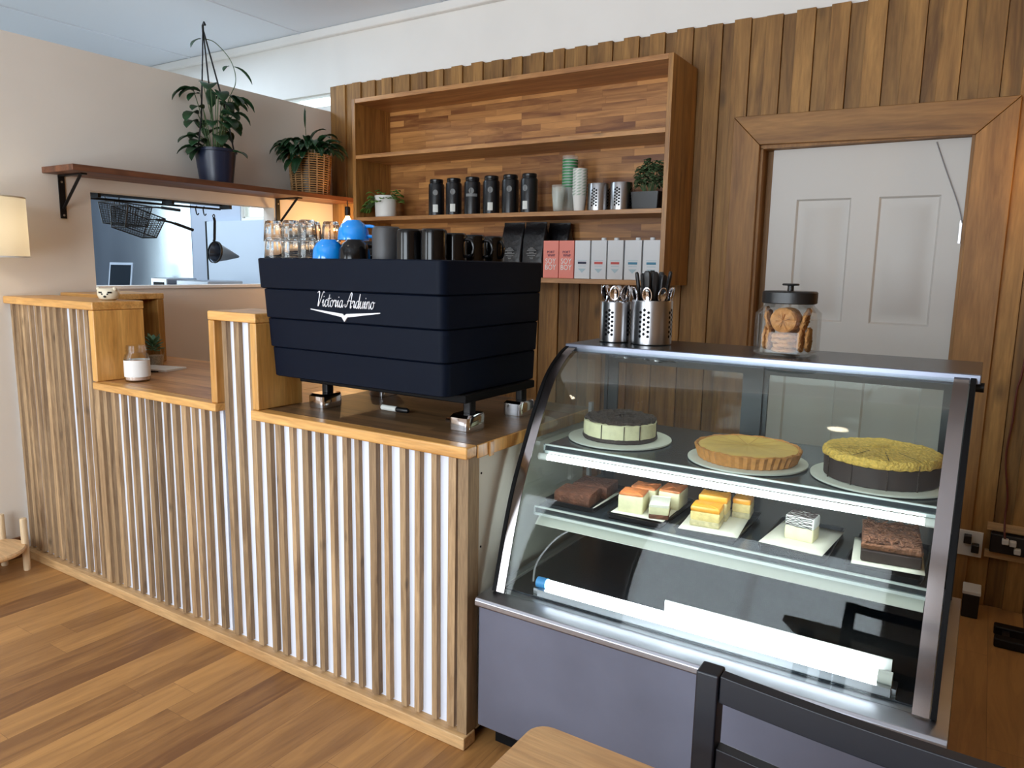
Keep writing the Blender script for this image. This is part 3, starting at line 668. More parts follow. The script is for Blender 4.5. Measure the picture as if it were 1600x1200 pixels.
# script lettering, pen strokes on the second band
ST = {
 'V': [[(0, 1.9), (.2, 2.12), (.42, 2.0), (.42, 1.2), (.42, 0), (.75, .8), (1.05, 1.7), (1.25, 2.1), (1.5, 2.0)]],
 'i': [[(-.05, .5), (.18, 1.0), (.18, .25), (.32, .02), (.55, .4)], [(.2, 1.35), (.22, 1.5)]],
 'c': [[(.62, .85), (.42, 1.02), (.15, .75), (.12, .3), (.3, .02), (.55, .12), (.7, .4)]],
 't': [[(.0, .5), (.2, 1.1), (.25, 1.75), (.2, .4), (.3, .02), (.55, .2)], [(-.05, 1.15), (.6, 1.22)]],
 'o': [[(.42, 1.0), (.12, .75), (.12, .25), (.35, .0), (.62, .3), (.6, .75), (.42, 1.0), (.55, .85), (.85, .9)]],
 'r': [[(-.05, .6), (.15, 1.05), (.18, .85), (.45, .95), (.42, .3), (.55, .02), (.75, .4)]],
 'a': [[(.6, .9), (.35, 1.0), (.1, .7), (.1, .2), (.3, .0), (.55, .4), (.62, 1.0), (.6, .2), (.72, .02), (.9, .4)]],
 'A': [[(-.2, .5), (-.1, .1), (.2, .3), (.5, 1.3), (.8, 2.1), (1.0, 1.9), (.95, 1.0), (.95, .1), (1.1, 0), (1.25, .3)], [(.2, .9), (.6, 1.0), (1.2, .9)]],
 'd': [[(.6, .9), (.35, 1.0), (.1, .7), (.1, .2), (.3, .0), (.55, .4), (.7, 2.0), (.62, .2), (.74, .02), (.9, .4)]],
 'u': [[(-.05, .5), (.15, 1.0), (.12, .25), (.3, .0), (.55, .35), (.65, 1.0), (.62, .2), (.75, .02), (.9, .4)]],
 'n': [[(-.05, .5), (.12, 1.0), (.12, .0), (.15, .6), (.4, 1.0), (.55, .8), (.52, .15), (.66, .02), (.82, .4)]],
}
ADV = {'V': 1.25, 'i': .48, 'c': .66, 't': .52, 'o': .8, 'r': .72, 'a': .86, 'A': 1.25, 'd': .86, 'u': .86, 'n': .8, ' ': .55}
word = 'Victoria Arduino'; wtot = sum(ADV[c] for c in word)
u = .242/wtot; x = -1.768; zb = 1.2735; m = MB(); yL = 1.6318
for ch in word:
    for stk in ST.get(ch, []):
        P = spline([(x+(px_*1.0+pz_*.22)*u, yL, zb+pz_*u*1.08) for px_, pz_ in stk], 5) if len(stk) > 2 else [Vector((x+(q[0]+q[1]*.22)*u, yL, zb+q[1]*u*1.08)) for q in stk]
        m.tube(P, .0014, 6)
    x += ADV[ch]*u
m.build('script_lettering', 'logo', em_)
m = MB(); xc = -1.647; zc = 1.2445
m.prism([(xc-.146, zc+.02), (xc-.146, zc+.0175), (xc-.012, zc), (xc, zc-.014), (xc+.012, zc), (xc+.146, zc+.0175), (xc+.146, zc+.02), (xc+.008, zc+.010), (xc, zc+.0045), (xc-.008, zc+.010)], 'Y', yL-.001, yL+.004)
m.build('emblem_wing', 'logo', em_)
# marker and a coin-like cap under the machine
mk = thing('marker_pen', 'white barrelled marker with a black cap lying under the coffee machine', 'marker', (-1.68, 1.87, .9232))
MB().tube([(-.035, 0, 0), (.03, 0, 0)], .0095, 14).build('barrel', 'label', mk, world=False)
MB().tube([(.03, 0, 0), (.033, 0, 0), (.075, 0, 0), (.08, 0, 0)], [.0085, .0095, .0085, .006], 14).build('cap', 'plug_black', mk, world=False)
tag(MB().lathe([(0, 0), (.010, 0), (.011, .003), (.008, .007), (0, .007)], (0, 0, 0), 14).build('steel_button', 'chrome', world=False, loc=(0, 0, 0)), 'tiny shiny metal button near the right foot of the coffee machine', 'button').location = (-1.43, 1.87, .9138)

# glasses and cups on the tray
ZTR = 1.4172
def lathe_thing(name, parts, label, cat, loc, group=None):
    t = thing(name, label, cat, loc, group)
    for pn_, prof, mat in parts: MB().lathe(prof, (0,0,0), 28).build(pn_, mat, t, world=False)
    return t
gprof = [(.0, .066), (.022, .066), (.0245, .064), (.0275, .045), (.0315, .002), (.033, 0.0), (.0315, .0003), (.0295, .002), (.0255, .042), (.0225, .0565), (0, .0572)]
def facet(r, z, a, k):
    return (r*(1+.035*math.cos(10*a)) if .01 < z < .06 else r, z)
g0 = None
SP = .0575
stacks = [(-2.0, 1.668, 2, 'front left'), (-1.924, 1.675, 2, 'b'), (-1.853, 1.679, 2, 'c'), (-1.985, 1.752, 2, 'd'), (-1.912, 1.755, 2, 'e'), (-1.843, 1.772, 2, 'f')]
for i, (gx, gy, n, _) in enumerate(stacks):
    for k in range(n):
        loc = (gx, gy, ZTR+SP*k)
        if i == 0: lab = 'clear glass tumbler upside down in the short left front stack on the coffee machine, ' + ('lower' if k == 0 else 'upper')
        else: lab = 'clear glass tumbler upside down in the tall tumbler stacks on the coffee machine'
        if g0 is None:
            g0 = tag(MB().lathe(gprof, (0,0,0), 40, fn=facet).build('glass_tumbler', 'tumbler', world=False), lab, 'glass', 'stacked glass tumblers'); g0.location = loc
        else:
            o = g0.copy(); COL.objects.link(o); o.location = loc; o['label'] = lab; o.rotation_euler = (0, 0, random.random())
cprof = [(0, .062), (.024, .062), (.026, .058), (.038, .05), (.047, .032), (.05, .0), (.0475, 0), (.044, .03), (.035, .046), (0, .053)]
def make_cup(name, mat, loc, label, ha, tilt=0, group=None):
    t = thing(name, label, 'cup', loc, group)
    MB().lathe(cprof, (0,0,0), 36).build('bowl', mat, t, world=False)
    m = MB(); pts = [Vector((.045, 0, .014)), Vector((.066, 0, .012)), Vector((.076, 0, .026)), Vector((.066, 0, .042)), Vector((.04, 0, .044))]
    m.tube(spline(pts, 5), .0052, 8); m.build('handle', mat, t, world=False)
    t.rotation_euler = (tilt, 0, ha); return t
make_cup('coffee_cup', 'ceramic_blue', (-1.768, 1.687, ZTR), 'bright blue coffee cup upside down on the machine tray, lower of two', 1.5)
make_cup('coffee_cup', 'ceramic_blue', (-1.712, 1.742, ZTR+.062), 'bright blue coffee cup upside down on top of other cups', .4)
make_cup('coffee_cup', 'ceramic_black', (-1.668, 1.70, ZTR), 'glossy black coffee cup upside down between blue cup and charcoal mug', 1.3)
make_cup('coffee_cup', 'ceramic_black', (-1.735, 1.84, ZTR), 'black coffee cup upside down behind the blue cups', 1.0)
make_cup('coffee_cup', 'ceramic_blue', (-1.615, 1.835, ZTR+.0), 'dark cup with a bright blue looped handle behind the charcoal mug', .3)
mprof = [(0, .094), (.034, .094), (.0385, .09), (.0405, .08), (.041, .0), (.0385, 0), (.038, .078), (.034, .088), (0, .088)]
def make_mug(mat, loc, label, ha, s=1.0, group='black mugs on the coffee machine'):
    t = thing('mug', label, 'mug', loc, group)
    MB().lathe(mprof, (0,0,0), 36).build('mug_body', mat, t, world=False)
    m = MB(); m.tube(spline([Vector((.04, 0, .018)), Vector((.06, 0, .02)), Vector((.07, 0, .045)), Vector((.06, 0, .07)), Vector((.039, 0, .074))], 5), .0055, 8); m.build('handle', mat, t, world=False)
    t.rotation_euler = (0, 0, ha); t.scale = (s, s, s); return t
make_mug('ceramic_matte', (-1.545, 1.71, ZTR), 'matte charcoal mug upside down beside the black cup on the coffee machine', 1.7, 1.06)
for i, (px_, y, lab) in enumerate(((640, 1.70, 'glossy black mug next to the charcoal mug on the coffee machine'), (678, 1.71, 'glossy black mug second to the right of the charcoal mug'), (711, 1.785, 'glossy black mug third to the right of the charcoal mug'), (741, 1.89, 'glossy black mug on the tray between two others, second from the right end'), (770, 1.995, 'glossy black mug at the right rear corner with its handle outward'))):
    p = at(px_, 400, 'Y', y); make_mug('ceramic_black', (p.x, y, ZTR), lab, -.4 if i == 4 else (2.0 if i < 2 else .15), .96 if i < 2 else .87)

# ------------------------------------------------------------------ shelving unit on the clad wall
ux0, ux1, uy0, uy1 = -3.26, -1.288, 3.318, YB-.0105; uz0, uz1 = 1.33, 2.362; T = .024
su = thing('shelving_unit', 'wide open timber shelving unit hung on the boarded wall', 'shelves', ((ux0+ux1)/2, 3.48, uz0))
for a in (ux0, ux1-T): MB().box(a, a+T, uy0, uy1, uz0, uz1).build('side_panel', 'unit_side', su, bevel=.0015)
MB().box(ux0+T+.0005, ux1-T-.0005, uy0+.001, uy1, uz1-T, uz1).build('top_panel', 'unit_shelf', su, bevel=.0015)
for z in (2.022, 1.664): MB().box(ux0+T+.0005, ux1-T-.0005, uy0+.001, uy1-.016, z, z+.022).build('shelf_board', 'unit_shelf', su, bevel=.0015)
MB().box(ux0+T+.0005, ux1-T-.0005, uy0+.001, uy1-.016, uz0, uz0+T).build('bottom_panel', 'unit_shelf', su, bevel=.0015)
MB().box(ux0+T+.0005, ux1-T-.0005, uy1-.0155, uy1, uz0+.001, uz1-T-.0005).build('back_panel', 'unit_back', su)
S3 = 1.6865; S4 = uz0+T+.0005
# trailing plant in a white pot
p = at(603, 330, 'Y', 3.43); c = Vector((p.x, 3.43, S3))
t = thing('small_trailing_plant', 'small trailing plant in a white pot at the left of the middle shelf', 'plant', c)
MB().lathe([(0, 0), (.058, 0), (.062, .004), (.066, .128), (.061, .128), (.058, .11), (0, .108)], c, 32).build('pot', 'pot_white', t)
lv = MB(); st = MB(); rnd = random.Random(5)
for i in range(40):
    a = rnd.uniform(0, 2*PI); q = c+Vector((.03*math.cos(a), .03*math.sin(a), .115)); r = rnd.uniform(.04, .085); e = c+Vector((r*math.cos(a), r*math.sin(a), rnd.uniform(.085, .155)))
    st.tube([q, e], .0015, 5); lv.leaf(e, (math.cos(a), math.sin(a), .3), rnd.uniform(.03, .05), .032, .8, nseg=4)
for k in range(5):
    e = [c+Vector((-.04-.016*j, -.045-.006*j, .125-.004*j-.014*j*(j > 1))) for j in range(5)]
    st.tube([v+Vector((0, .01*k, 0)) for v in e], .0015, 5)
    for j in range(1, 5): lv.leaf(e[j]+Vector((0, .01*k, 0)), (-.5, -.4+.2*k, .1-.3*(j == 4)), .04, .034, 1.0, nseg=4)
st.build('stems', 'stem', t); lv.build('foliage', 'leaf2', t, solid=.001)
# six black canisters
c0 = None
notes = ['leftmost of the row of six black canisters, with a white lower label', 'black canister second in the row, with a white lower label', 'black canister third in the row, with a pale name band', 'black canister fourth in the row, with a white lower label', 'black canister fifth in the row, with a round emblem and no lower label', 'rightmost of the six black canisters, turned with its label aside']
for i, px_ in enumerate((682, 709, 738, 767.5, 797, 826.5)):
    y = 3.42; p = at(px_, 330, 'Y', y); loc = Vector((p.x, y, S3))
    t = thing('tea_canister', notes[i], 'canister', loc, 'black canisters on the middle shelf')
    if c0 is None:
        c0 = MB().lathe([(0, 0), (.043, 0), (.0445, .002), (.0445, .170), (.042, .178), (.037, .181), (.037, .184), (0, .184)], (0,0,0), 32).build('canister_body', 'canister', t, world=False)
        c1 = MB().lathe([(.0, .1845), (.037, .1845), (.0385, .187), (.0385, .2), (.035, .204), (0, .205)], (0,0,0), 32).build('lid', 'canister', t, world=False)
    else:
        for s in (c0, c1): q = s.copy(); COL.objects.link(q); q.parent = t
    def wrap(z0, z1, a0, a1, name, mat, r=.0449):
        m = MB(); n = 8; A = [a0+(a1-a0)*k/n for k in range(n+1)]
        for zz in ():
            pass
        v = [(r*math.cos(a), r*math.sin(a), z) for z in (z0, z1) for a in A]; f = [(k, k+1, n+2+k, n+1+k) for k in range(n)]
        m.add(v, f, .5); return m.build(name, mat, t, world=False)
    fa = -PI/2+math.atan2(-loc.x, loc.y)*1.0+(-.35 if i != 5 else -.75)
    fa += .2
    if i in (0, 1, 3, 5): wrap(.02, .062, fa-.32, fa+.32, 'label', 'label')
    if i == 2: wrap(.098, .113, fa-.75, fa+.75, 'name_band', 'label_grey')
    m = MB(); R_ = .0453; n = 18; em2 = []
    for k in range(n):
        a = 2*PI*k/n; em2.append((R_*math.cos(fa+.32*math.cos(a)), R_*math.sin(fa+.32*math.cos(a)), .128+.016*math.sin(a)))
    m.add(em2, [tuple(range(n))], .5); m.build('emblem', 'label_grey', t, world=False)
# stacked takeaway cups
def cup_stack(name, label, px_, y, r, n, step, h, mat, group, r0=.74, band=None, stripes=False):
    """nested tumblers, every one an object; only the rims of the inner ones show"""
    p = at(px_, 328, 'Y', y); first = None
    for k in range(n):
        loc = (p.x, y, S3+step*k)
        if first is None:
            first = thing(name, label, 'cup', loc, group)
            MB().lathe([(0, 0), (r*r0, 0), (r, h), (r*1.05, h), (r*1.05, h+.004), (r*.985, h+.002), (r*r0-.0006, .002), (0, .002)], (0,0,0), 26).build('cup_body', mat, first, world=False)
            o = first
        else:
            o = first.copy(); COL.objects.link(o); o.location = loc
            b = first.children[0].copy(); COL.objects.link(b); b.parent = o
        if band and band[0] <= k < band[1]:
            z0 = h-step+.0046; q = lambda z: r*(r0+(1-r0)*z/h)+.0006
            MB().lathe([(q(z0), z0), (q(h-.001), h-.001)], (0,0,0), 26).build('printed_band', 'green_cup', o, world=False)
        if stripes:
            m = MB(); z0 = h-step+.0046; q = lambda z: r*(r0+(1-r0)*z/h)+.0006
            for j in range(8):
                a = 2*PI*j/8+.55*k*0; v = []
                for u in range(3):
                    zz = z0+(h-.001-z0)*u/2; aa = a+.2*u
                    for w_ in (0, .34): v.append((q(zz)*math.cos(aa+w_), q(zz)*math.sin(aa+w_), zz))
                m.add(v, [(0, 1, 3, 2), (2, 3, 5, 4)], .5)
            m.build('stripe', 'green_cup', o, world=False)
cup_stack('clear_cup', 'clear plastic cup in the short stack in front of the green printed stack', 872, 3.385, .034, 5, .011, .085, 'pcup', 'short stack of clear cups')
cup_stack('printed_cup', 'clear cup with a green print in the tallest cup stack on the middle shelf', 889, 3.485, .040, 13, .0145, .11, 'pcup', 'tall stack of green printed cups', band=(2, 12))
cup_stack('paper_cup', 'white paper cup with green stripes in the stack beside the steel holder', 905, 3.395, .036, 9, .0145, .088, 'pot_white', 'stack of striped paper cups', stripes=True)

def perforated(name, label, loc, r, h, grp):
    t = thing(name, label, 'cutlery holder', loc, grp)
    MB().lathe([(0, 0), (r-.003, 0), (r, .003), (r, h-.003), (r-.001, h), (r-.003, h), (r-.003, .004), (0, .004)], (0,0,0), 48).build('cup', 'holder_steel', t, world=False)
    for g in range(4):
        m = MB()
        for col in range(3):
            for row in range(6):
                a = -1.55+g*PI/2+(col-1)*.2; z = h*(.2+.108*row+(.054 if col == 1 else 0))
                if z > h*.86: continue
                ca, sa = math.cos(a), math.sin(a); v = []
                for k in range(8):
                    b = 2*PI*k/8; v.append((r*1.004*ca-.005*math.cos(b)*sa, r*1.004*sa+.005*math.cos(b)*ca, z+.005*math.sin(b)))
                m.add(v, [tuple(range(8))], .5)
        m.build('hole_pattern', 'machine_dark', t, world=False)
    return t
p = at(935, 327, 'Y', 3.43); perforated('cutlery_holder', 'perforated steel holder on the middle shelf beside the paper cups', (p.x, 3.43, S3), .056, .135, None)
p = at(970, 326, 'Y', 3.43); perforated('cutlery_holder', 'perforated steel holder on the middle shelf beside the black potted plant', (p.x, 3.43, S3), .054, .135, None)
p = at(1013, 324, 'Y', 3.44); c = Vector((p.x, 3.44, S3))
t = thing('bushy_plant', 'bushy small-leaved plant in a square black pot at the right end of the middle shelf', 'plant', c)
m = MB(); m.loft([rrect(c.x-.066, c.x+.066, c.y-.05, c.y+.05, .008, S3), rrect(c.x-.072, c.x+.072, c.y-.056, c.y+.056, .008, S3+.085), rrect(c.x-.068, c.x+.068, c.y-.052, c.y+.052, .008, S3+.085), rrect(c.x-.068, c.x+.068, c.y-.052, c.y+.052, .008, S3+.075)]); m.build('pot', 'pot_black', t)
lv = MB(); st = MB(); rnd = random.Random(9)
for i in range(300):
    a = rnd.uniform(0, 2*PI); ph = rnd.uniform(-.5, 1.45); r = rnd.uniform(.05, .088)
    e = c+Vector((r*math.cos(a)*math.cos(ph)*.78+.008, r*.6*math.sin(a)*math.cos(ph), .15+r*.95*math.sin(ph)))
    if i % 6 == 0: st.tube([c+Vector((.02*math.cos(a), .02*math.sin(a), .075)), e], .0011, 4)
    lv.leaf(e, (math.cos(a), math.sin(a), rnd.uniform(-.3, .8)), rnd.uniform(.022, .036), .02, .8, nseg=3)
st.build('stems', 'stem', t); lv.build('foliage', pbr('grey_green_leaf', (72, 92, 58), .6, noise=.3, nscale=30), t, solid=.0008)
# coffee bags
for i, (px_, y, lab) in enumerate(((803.5, 3.46, 'left of the two black coffee bags with a grey printed emblem on the bottom shelf'), (837.5, 3.46, 'black foil coffee bag with a grey printed emblem, beside the pink cartons'), (874, 3.56, 'plain black coffee bag standing behind the pink cartons'))):
    p = at(px_, 400, 'Y', y); t = thing('coffee_bag', lab, 'coffee bag', (p.x, y, S4), 'black coffee bags')
    m = MB(); L = []
    for z, hw, hd in ((0, .060, .038), (.01, .064, .042), (.1, .066, .043), (.2, .066, .032), (.255, .066, .012), (.27, .065, .004), (.29, .065, .003)):
        L.append([(x_, y_+(.004*math.sin(40*x_+z*30) if hd > .01 else 0), z) for x_, y_, _ in rrect(-hw, hw, -hd, hd, min(hd, .012), z)])
    m.loft(L); m.build('pouch', 'bag', t, world=False)
    if i < 2:
        m = MB()
        for k, (ww, zz) in enumerate(((.018, .152), (.04, .146), (.056, .139), (.03, .129), (.062, .122), (.05, .113), (.028, .104), (.02, .096))): m.box(-ww/2, ww/2, -.0475, -.043+.002, zz, zz+.0038, .5)
        m.build('printed_emblem', 'label_grey', t, world=False)
# cartons
cb = None
edges = [(848, 871.5), (872.5, 895.5), (897, 920.5), (922.5, 946), (948, 972), (974.5, 1000.5), (1003, 1030)]
cl_ = ['pink drink carton at the left end of the carton row, beside the coffee machine', 'pink drink carton next to the white cartons', 'white drink carton with a dark navy label band', 'white drink carton with a red label band, next to the navy-banded one', 'white drink carton with a red label band, next to a blue-banded one', 'white drink carton with a blue label band, next to a red-banded one', 'white drink carton with a blue label band, at the right end of the row']
for i, (a, b) in enumerate(edges):
    y = 3.342; pa = at(a, 437, 'Y', y); pb = at(b, 437, 'Y', y); w_ = (pb.x-pa.x)/2; x_ = (pa.x+pb.x)/2; H = .188
    t = thing('drink_carton', cl_[i], 'carton', (x_, y, S4), 'drink cartons on the bottom shelf')
    MB().box(-w_, w_, 0, .066, 0, H).build('carton_body', 'carton_pink' if i < 2 else 'carton_white', t, world=False, bevel=.0015)
    if i < 2:
        m = MB(); m.add(*text_mb('SOY', .038, 0, -.0012, .073, sx=.86)); m.add(*text_mb('BOY', .038, 0, -.0012, .042, sx=.86)); m.build('white_lettering', 'print_white', t, world=False)
        m = MB(); m.add(*text_mb('PORT', .018, .0, -.0012, .125, sx=.95)); m.add(*text_mb('WWF', .018, .004, -.0012, .108, sx=.95)); m.build('dark_lettering', 'print_purple', t, world=False)
    else:
        mt = ['print_navy', 'print_red', 'print_red', 'print_teal', 'print_teal'][i-2]
        m = MB(); m.box(-w_*.55, w_*.55, -.0012, 0.001, .073, .084, .5); m.build('label_band', mt, t, world=False)
        m = MB(); m.box(-w_*.62, w_*.62, -.001, 0.001, .09, .0925, .5); m.box(-w_*.5, w_*.5, -.001, 0.001, .062, .0645, .5); m.prism([(-w_*.5, .05), (w_*.5, .05), (0, .03)], 'Y', -.0008, .001, .5); m.build('fine_print', pbr('carton_print', (176, 200, 208), .6), t, world=False)
        if i > 2:
            m = MB(); m.lathe([(.0, 0), (.0125, 0), (.0125, .010), (.011, .013), (0, .013)], (w_*.25*(1 if i % 2 else -1), .033, H), 18); m.build('cap', 'carton_white', t, world=False)

# ------------------------------------------------------------------ kitchen seen through the hatch
struct(MB().box(XK, -5.365, YB+.018, YB+.029, .9, 2.3).build('wall_splashback', 'splash'))
struct(MB().box(-5.365, -4.765, YB+.022, YB+.0295, 0, 2.4).build('wall_kitchen_panel', 'kitchen_wall'))
m = MB(); m.box(-5.125, -4.44, YB-.012, YB+.02, .02, 1.715); dk = struct(m.build('door_2', 'fridge', bevel=.003))
MB().box(-5.14, -5.1255, YB-.014, YB+.02, .02, 1.717).build('seal', 'machine_dark', dk)
kb = thing('kitchen_bench', 'long stainless bench along the kitchen back wall', 'bench', (-5.7, 3.3, 0))
MB().box(-6.95, -4.45, 3.0, 3.62, .88, .92).build('top', 'steel', kb, bevel=.004)
for x in (-6.9, -5.7, -4.5):
    for y in (3.05, 3.57): MB().cyl((x, y, 0), (x, y, .88), .02, 12).build('leg', 'steel', kb)
t = thing('order_screen', 'dark tilted order screen on a stand in front of the steel splashback', 'screen', (-5.95, 3.42, .9205))
m = MB(); m.box(-.09, .09, -.07, .07, 0, .012); m.cyl((0, .02, .012), (0, .02, .36), .018, 12); m.build('stand', 'black_metal', t, world=False)
m = MB(); m.obox((0, -.01, .375), (.19, .018, .2), 0, .5, rx=math.radians(-14)); sb = m.build('housing', 'fridge', t, world=False, bevel=.004)
MB().obox((0, -.0195, .372), (.165, .006, .168), 0, .5, rx=math.radians(-14)).build('display', 'screen', sb, world=False)
t.rotation_euler = (0, 0, math.radians(32))
t = thing('steel_warmer', 'small steel appliance at the right end of the splashback', 'appliance', (-5.03, 3.28, .9205))
MB().box(-.1, .1, -.12, .12, 0, .37).build('body', 'steel', t, world=False, bevel=.008)
MB().box(-.06, .06, -.124, -.119, .22, .34).build('front_plate', 'machine_dark', t, world=False)
t = thing('steel_sink_unit', 'low steel box unit in front of the pale kitchen door', 'appliance', (-4.62, 3.3, .9205))
MB().box(-.2, .16, -.14, .14, 0, .36).build('body', 'steel', t, world=False, bevel=.008)
MB().box(-.18, .14, -.144, -.139, .28, .33).build('front_strip', 'fridge', t, world=False)
rl = thing('hanging_rail', 'dark hanging rail inside the top of the serving hatch', 'rail', (-3.99, 2.6, 1.735))
MB().box(-4.02, -3.955, 2.10, 2.95, 1.742, 1.756).build('shelf_strip', 'black_metal', rl)
MB().tube([(-4.0, 2.12, 1.725), (-4.0, 2.94, 1.725)], .006, 8).build('rod', 'black_metal', rl)
for y in (2.14, 2.55, 2.925): MB().box(-3.975, -3.8805, y-.008, y+.008, 1.722, 1.756).build('rail_bracket', 'black_metal', rl)
for y in (2.78, 2.83): MB().tube(spline([(-4.0, y, 1.731), (-4.012, y, 1.725), (-4.006, y, 1.69), (-3.995, y, 1.682), (-3.985, y, 1.69)], 4), .0035, 6).build('hook', 'black_metal', rl)
def fry_basket(loc, label, tilt):
    t = thing('fry_basket', label, 'fry basket', loc, 'wire baskets hanging in the kitchen')
    LX, WY, H = .112, .1, .115
    def ring(f, z): a, b = LX*f, WY*f*.8; return [(-b, -a, z), (b, -a, z), (b, a, z), (-b, a, z), (-b, -a, z)]
    m = MB(); m.tube(ring(1, 0), .004, 6); m.tube(ring(.82, -H), .0035, 6)
    for p0, p1 in zip(ring(1, 0)[:4], ring(.82, -H)[:4]): m.tube([p0, p1], .0035, 6)
    m.build('frame', 'black_metal', t, world=False)
    m = MB()
    for k in range(1, 9):
        f = 1-.18*k/9; m.tube(ring(f, -H*k/9), .0013, 4)
    for k in range(1, 14):
        s = -1+2*k/14
        for sx in (-1, 1): m.tube([(sx*WY*.8, s*LX, 0), (sx*WY*.66, s*LX*.82, -H)], .0013, 4)
        m.tube([(-WY*.66, s*LX*.82, -H), (WY*.66, s*LX*.82, -H)], .0013, 4)
    for k in range(1, 9):
        s = -1+2*k/9
        for sy in (-1, 1): m.tube([(s*WY*.8, sy*LX, 0), (s*WY*.66, sy*LX*.82, -H)], .0013, 4)
    m.build('mesh', 'black_metal', t, world=False)
    m = MB(); m.tube([(-.025, LX, 0), (-.012, LX+.08, .012), (-.008, LX+.22, .016)], .0045, 6); m.tube([(.025, LX, 0), (.012, LX+.08, .012), (.008, LX+.22, .016)], .0045, 6); m.tube([(0, LX+.11, .0145), (0, LX+.23, .016)], .009, 8); m.build('handle', 'black_metal', t, world=False)
    m = MB(); m.tube(spline([(0, -LX, 0), (0, -LX-.01, .05), (0, -LX+.02, .09), (0, -LX+.04, .075)], 4), .003, 6); m.build('hook', 'black_metal', t, world=False)
    t.rotation_euler = (tilt, 0, 0)
    return t
fry_basket((-4.03, 2.435, 1.672), 'black wire fry basket hanging tilted, nearer one with the lower handle', math.radians(-16))
fry_basket((-4.23, 2.48, 1.725), 'black wire fry basket hanging behind the other, with the higher handle', math.radians(-4))
t = thing('conical_strainer', 'conical steel strainer hanging by its long handle in the hatch', 'strainer', (-4.0, 2.885, 1.682))
mt = Matrix.Rotation(math.radians(-90-8), 4, 'X')
m = MB(); m.lathe([(.064, 0), (.060, .004), (.035, .085), (.006, .17), (0, .174)], (0, .005, -.215), 32, m=mt); m.build('cone', 'steel_dark', t, world=False, solid=.0015)
m = MB(); m.lathe([(.062, -.006), (.067, -.006), (.067, .006), (.062, .006)], (0, .005, -.215), 32, m=mt); m.build('rim', 'black_metal', t, world=False)
m = MB(); m.tube([(0, .0, -.15), (0, .005, -.14), (0, .012, -.03), (0, .008, -.01)], .008, 8); m.tube(spline([(0, .008, -.01), (0, .014, .0), (0, .008, .01), (0, .0, .0), (0, .006, -.012)], 4), .003, 6); m.build('hanging_handle', 'black_metal', t, world=False)

# ------------------------------------------------------------------ cake display case
cx0, cx1 = -1.128, -.008
prof = spline([(1.692, .479), (1.770, .73), (1.856, .905), (1.934, 1.035), (1.986, 1.092), (2.049, 1.133), (2.10, 1.152)], 6)
PR = [(p[0], p[1]) for p in prof]
CB, CT = 2.42, 1.166
dc = thing('cake_display_case', 'curved glass and stainless steel cake display case with lit shelves', 'display case', (-.568, 2.03, 0))
MB().box(-1.15, .008, 1.648, CB, .07, .448).build('front_panel', 'steel_case', dc, bevel=.004)
MB().box(-1.12, -.02, 1.70, CB-.03, 0, .0695).build('kick_base', 'machine_dark', dc)
m = MB(); m.prism([(1.628, .452), (1.634, .446), (1.66, .446), (1.72, .4485), (CB, .4485), (CB, .4765), (1.66, .4765), (1.634, .473), (1.628, .466)], 'X', -1.1505, .016); m.build('base_ledge', 'steel', dc, bevel=.002)
def strip(x0, x1, off, th, prf=PR):
    """band that follows the curve of the glass, off metres outside it"""
    out, inn = [], []
    for i, (y, z) in enumerate(prf):
        a = prf[max(0, i-1)]; b = prf[min(len(prf)-1, i+1)]; ty, tz = b[0]-a[0], b[1]-a[1]; l = math.hypot(ty, tz); ny, nz = -tz/l, ty/l
        out.append((y+ny*(off+th), z+nz*(off+th))); inn.append((y+ny*off, z+nz*off))
    n = len(prf); v = []; f = []
    for (a, b) in zip(out, inn): v += [(x0, *a), (x1, *a), (x1, *b), (x0, *b)]
    for i in range(n-1):
        for k in range(4): f.append((i*4+k, i*4+(k+1) % 4, i*4+4+(k+1) % 4, i*4+4+k))
    f += [(0, 1, 2, 3), (n*4-4, n*4-3, n*4-2, n*4-1)]
    return v, f
m = MB(); m.add(*strip(cx0+.012, cx1-.012, 0, .005)); m.build('curved_glass', 'case_glass', dc, sharp=60)
for a, b in ((cx0+.014, cx0+.040), (cx1-.046, cx1-.014)):
    m = MB(); m.add(*strip(a, b, .0055, .003)); m.build('chrome_band', 'band', dc, sharp=60)
for a in (cx0, cx1-.0115):
    m = MB(); m.add(*strip(a, a+.0115, -.012, .021)); m.build('edge_seal', 'machine_dark', dc, sharp=60)
    poly = [(y+.012, z) for y, z in PR if z < CT-.015]+[(CB-.03, CT-.02), (CB-.03, .478)]
    m = MB(); m.prism(poly, 'X', a+.003, a+.008); m.build('side_glass', 'case_glass', dc)
    m = MB(); m.box(a, a+.0115, CB-.035, CB, .478, CT-.021); m.build('rear_post', 'frame_dark', dc)
m = MB(); m.box(cx0-.002, cx1+.010, 2.104, CB+.005, CT-.012, CT-.0005); m.build('top_board', 'shelf_dark', dc, bevel=.002)
m = MB(); m.box(cx0-.002, cx1+.010, 2.088, 2.1035, CT-.024, CT); m.build('chrome_edge', 'edge_metal', dc, bevel=.003)
m = MB(); m.cyl((cx1+.0, 2.13, CT-.035), (cx1+.018, 2.13, CT-.035), .012, 16); m.build('knob', 'black_metal', dc)
m = MB(); m.box(cx0+.03, cx1-.03, 2.19, 2.27, CT-.03, CT-.0125); m.build('top_lamp_housing', 'cakeboard', dc)
m = MB(); m.box(cx0+.05, cx1-.05, 2.197, 2.263, CT-.036, CT-.0303); m.build('top_lamp_diffuser', 'tube_top', dc)
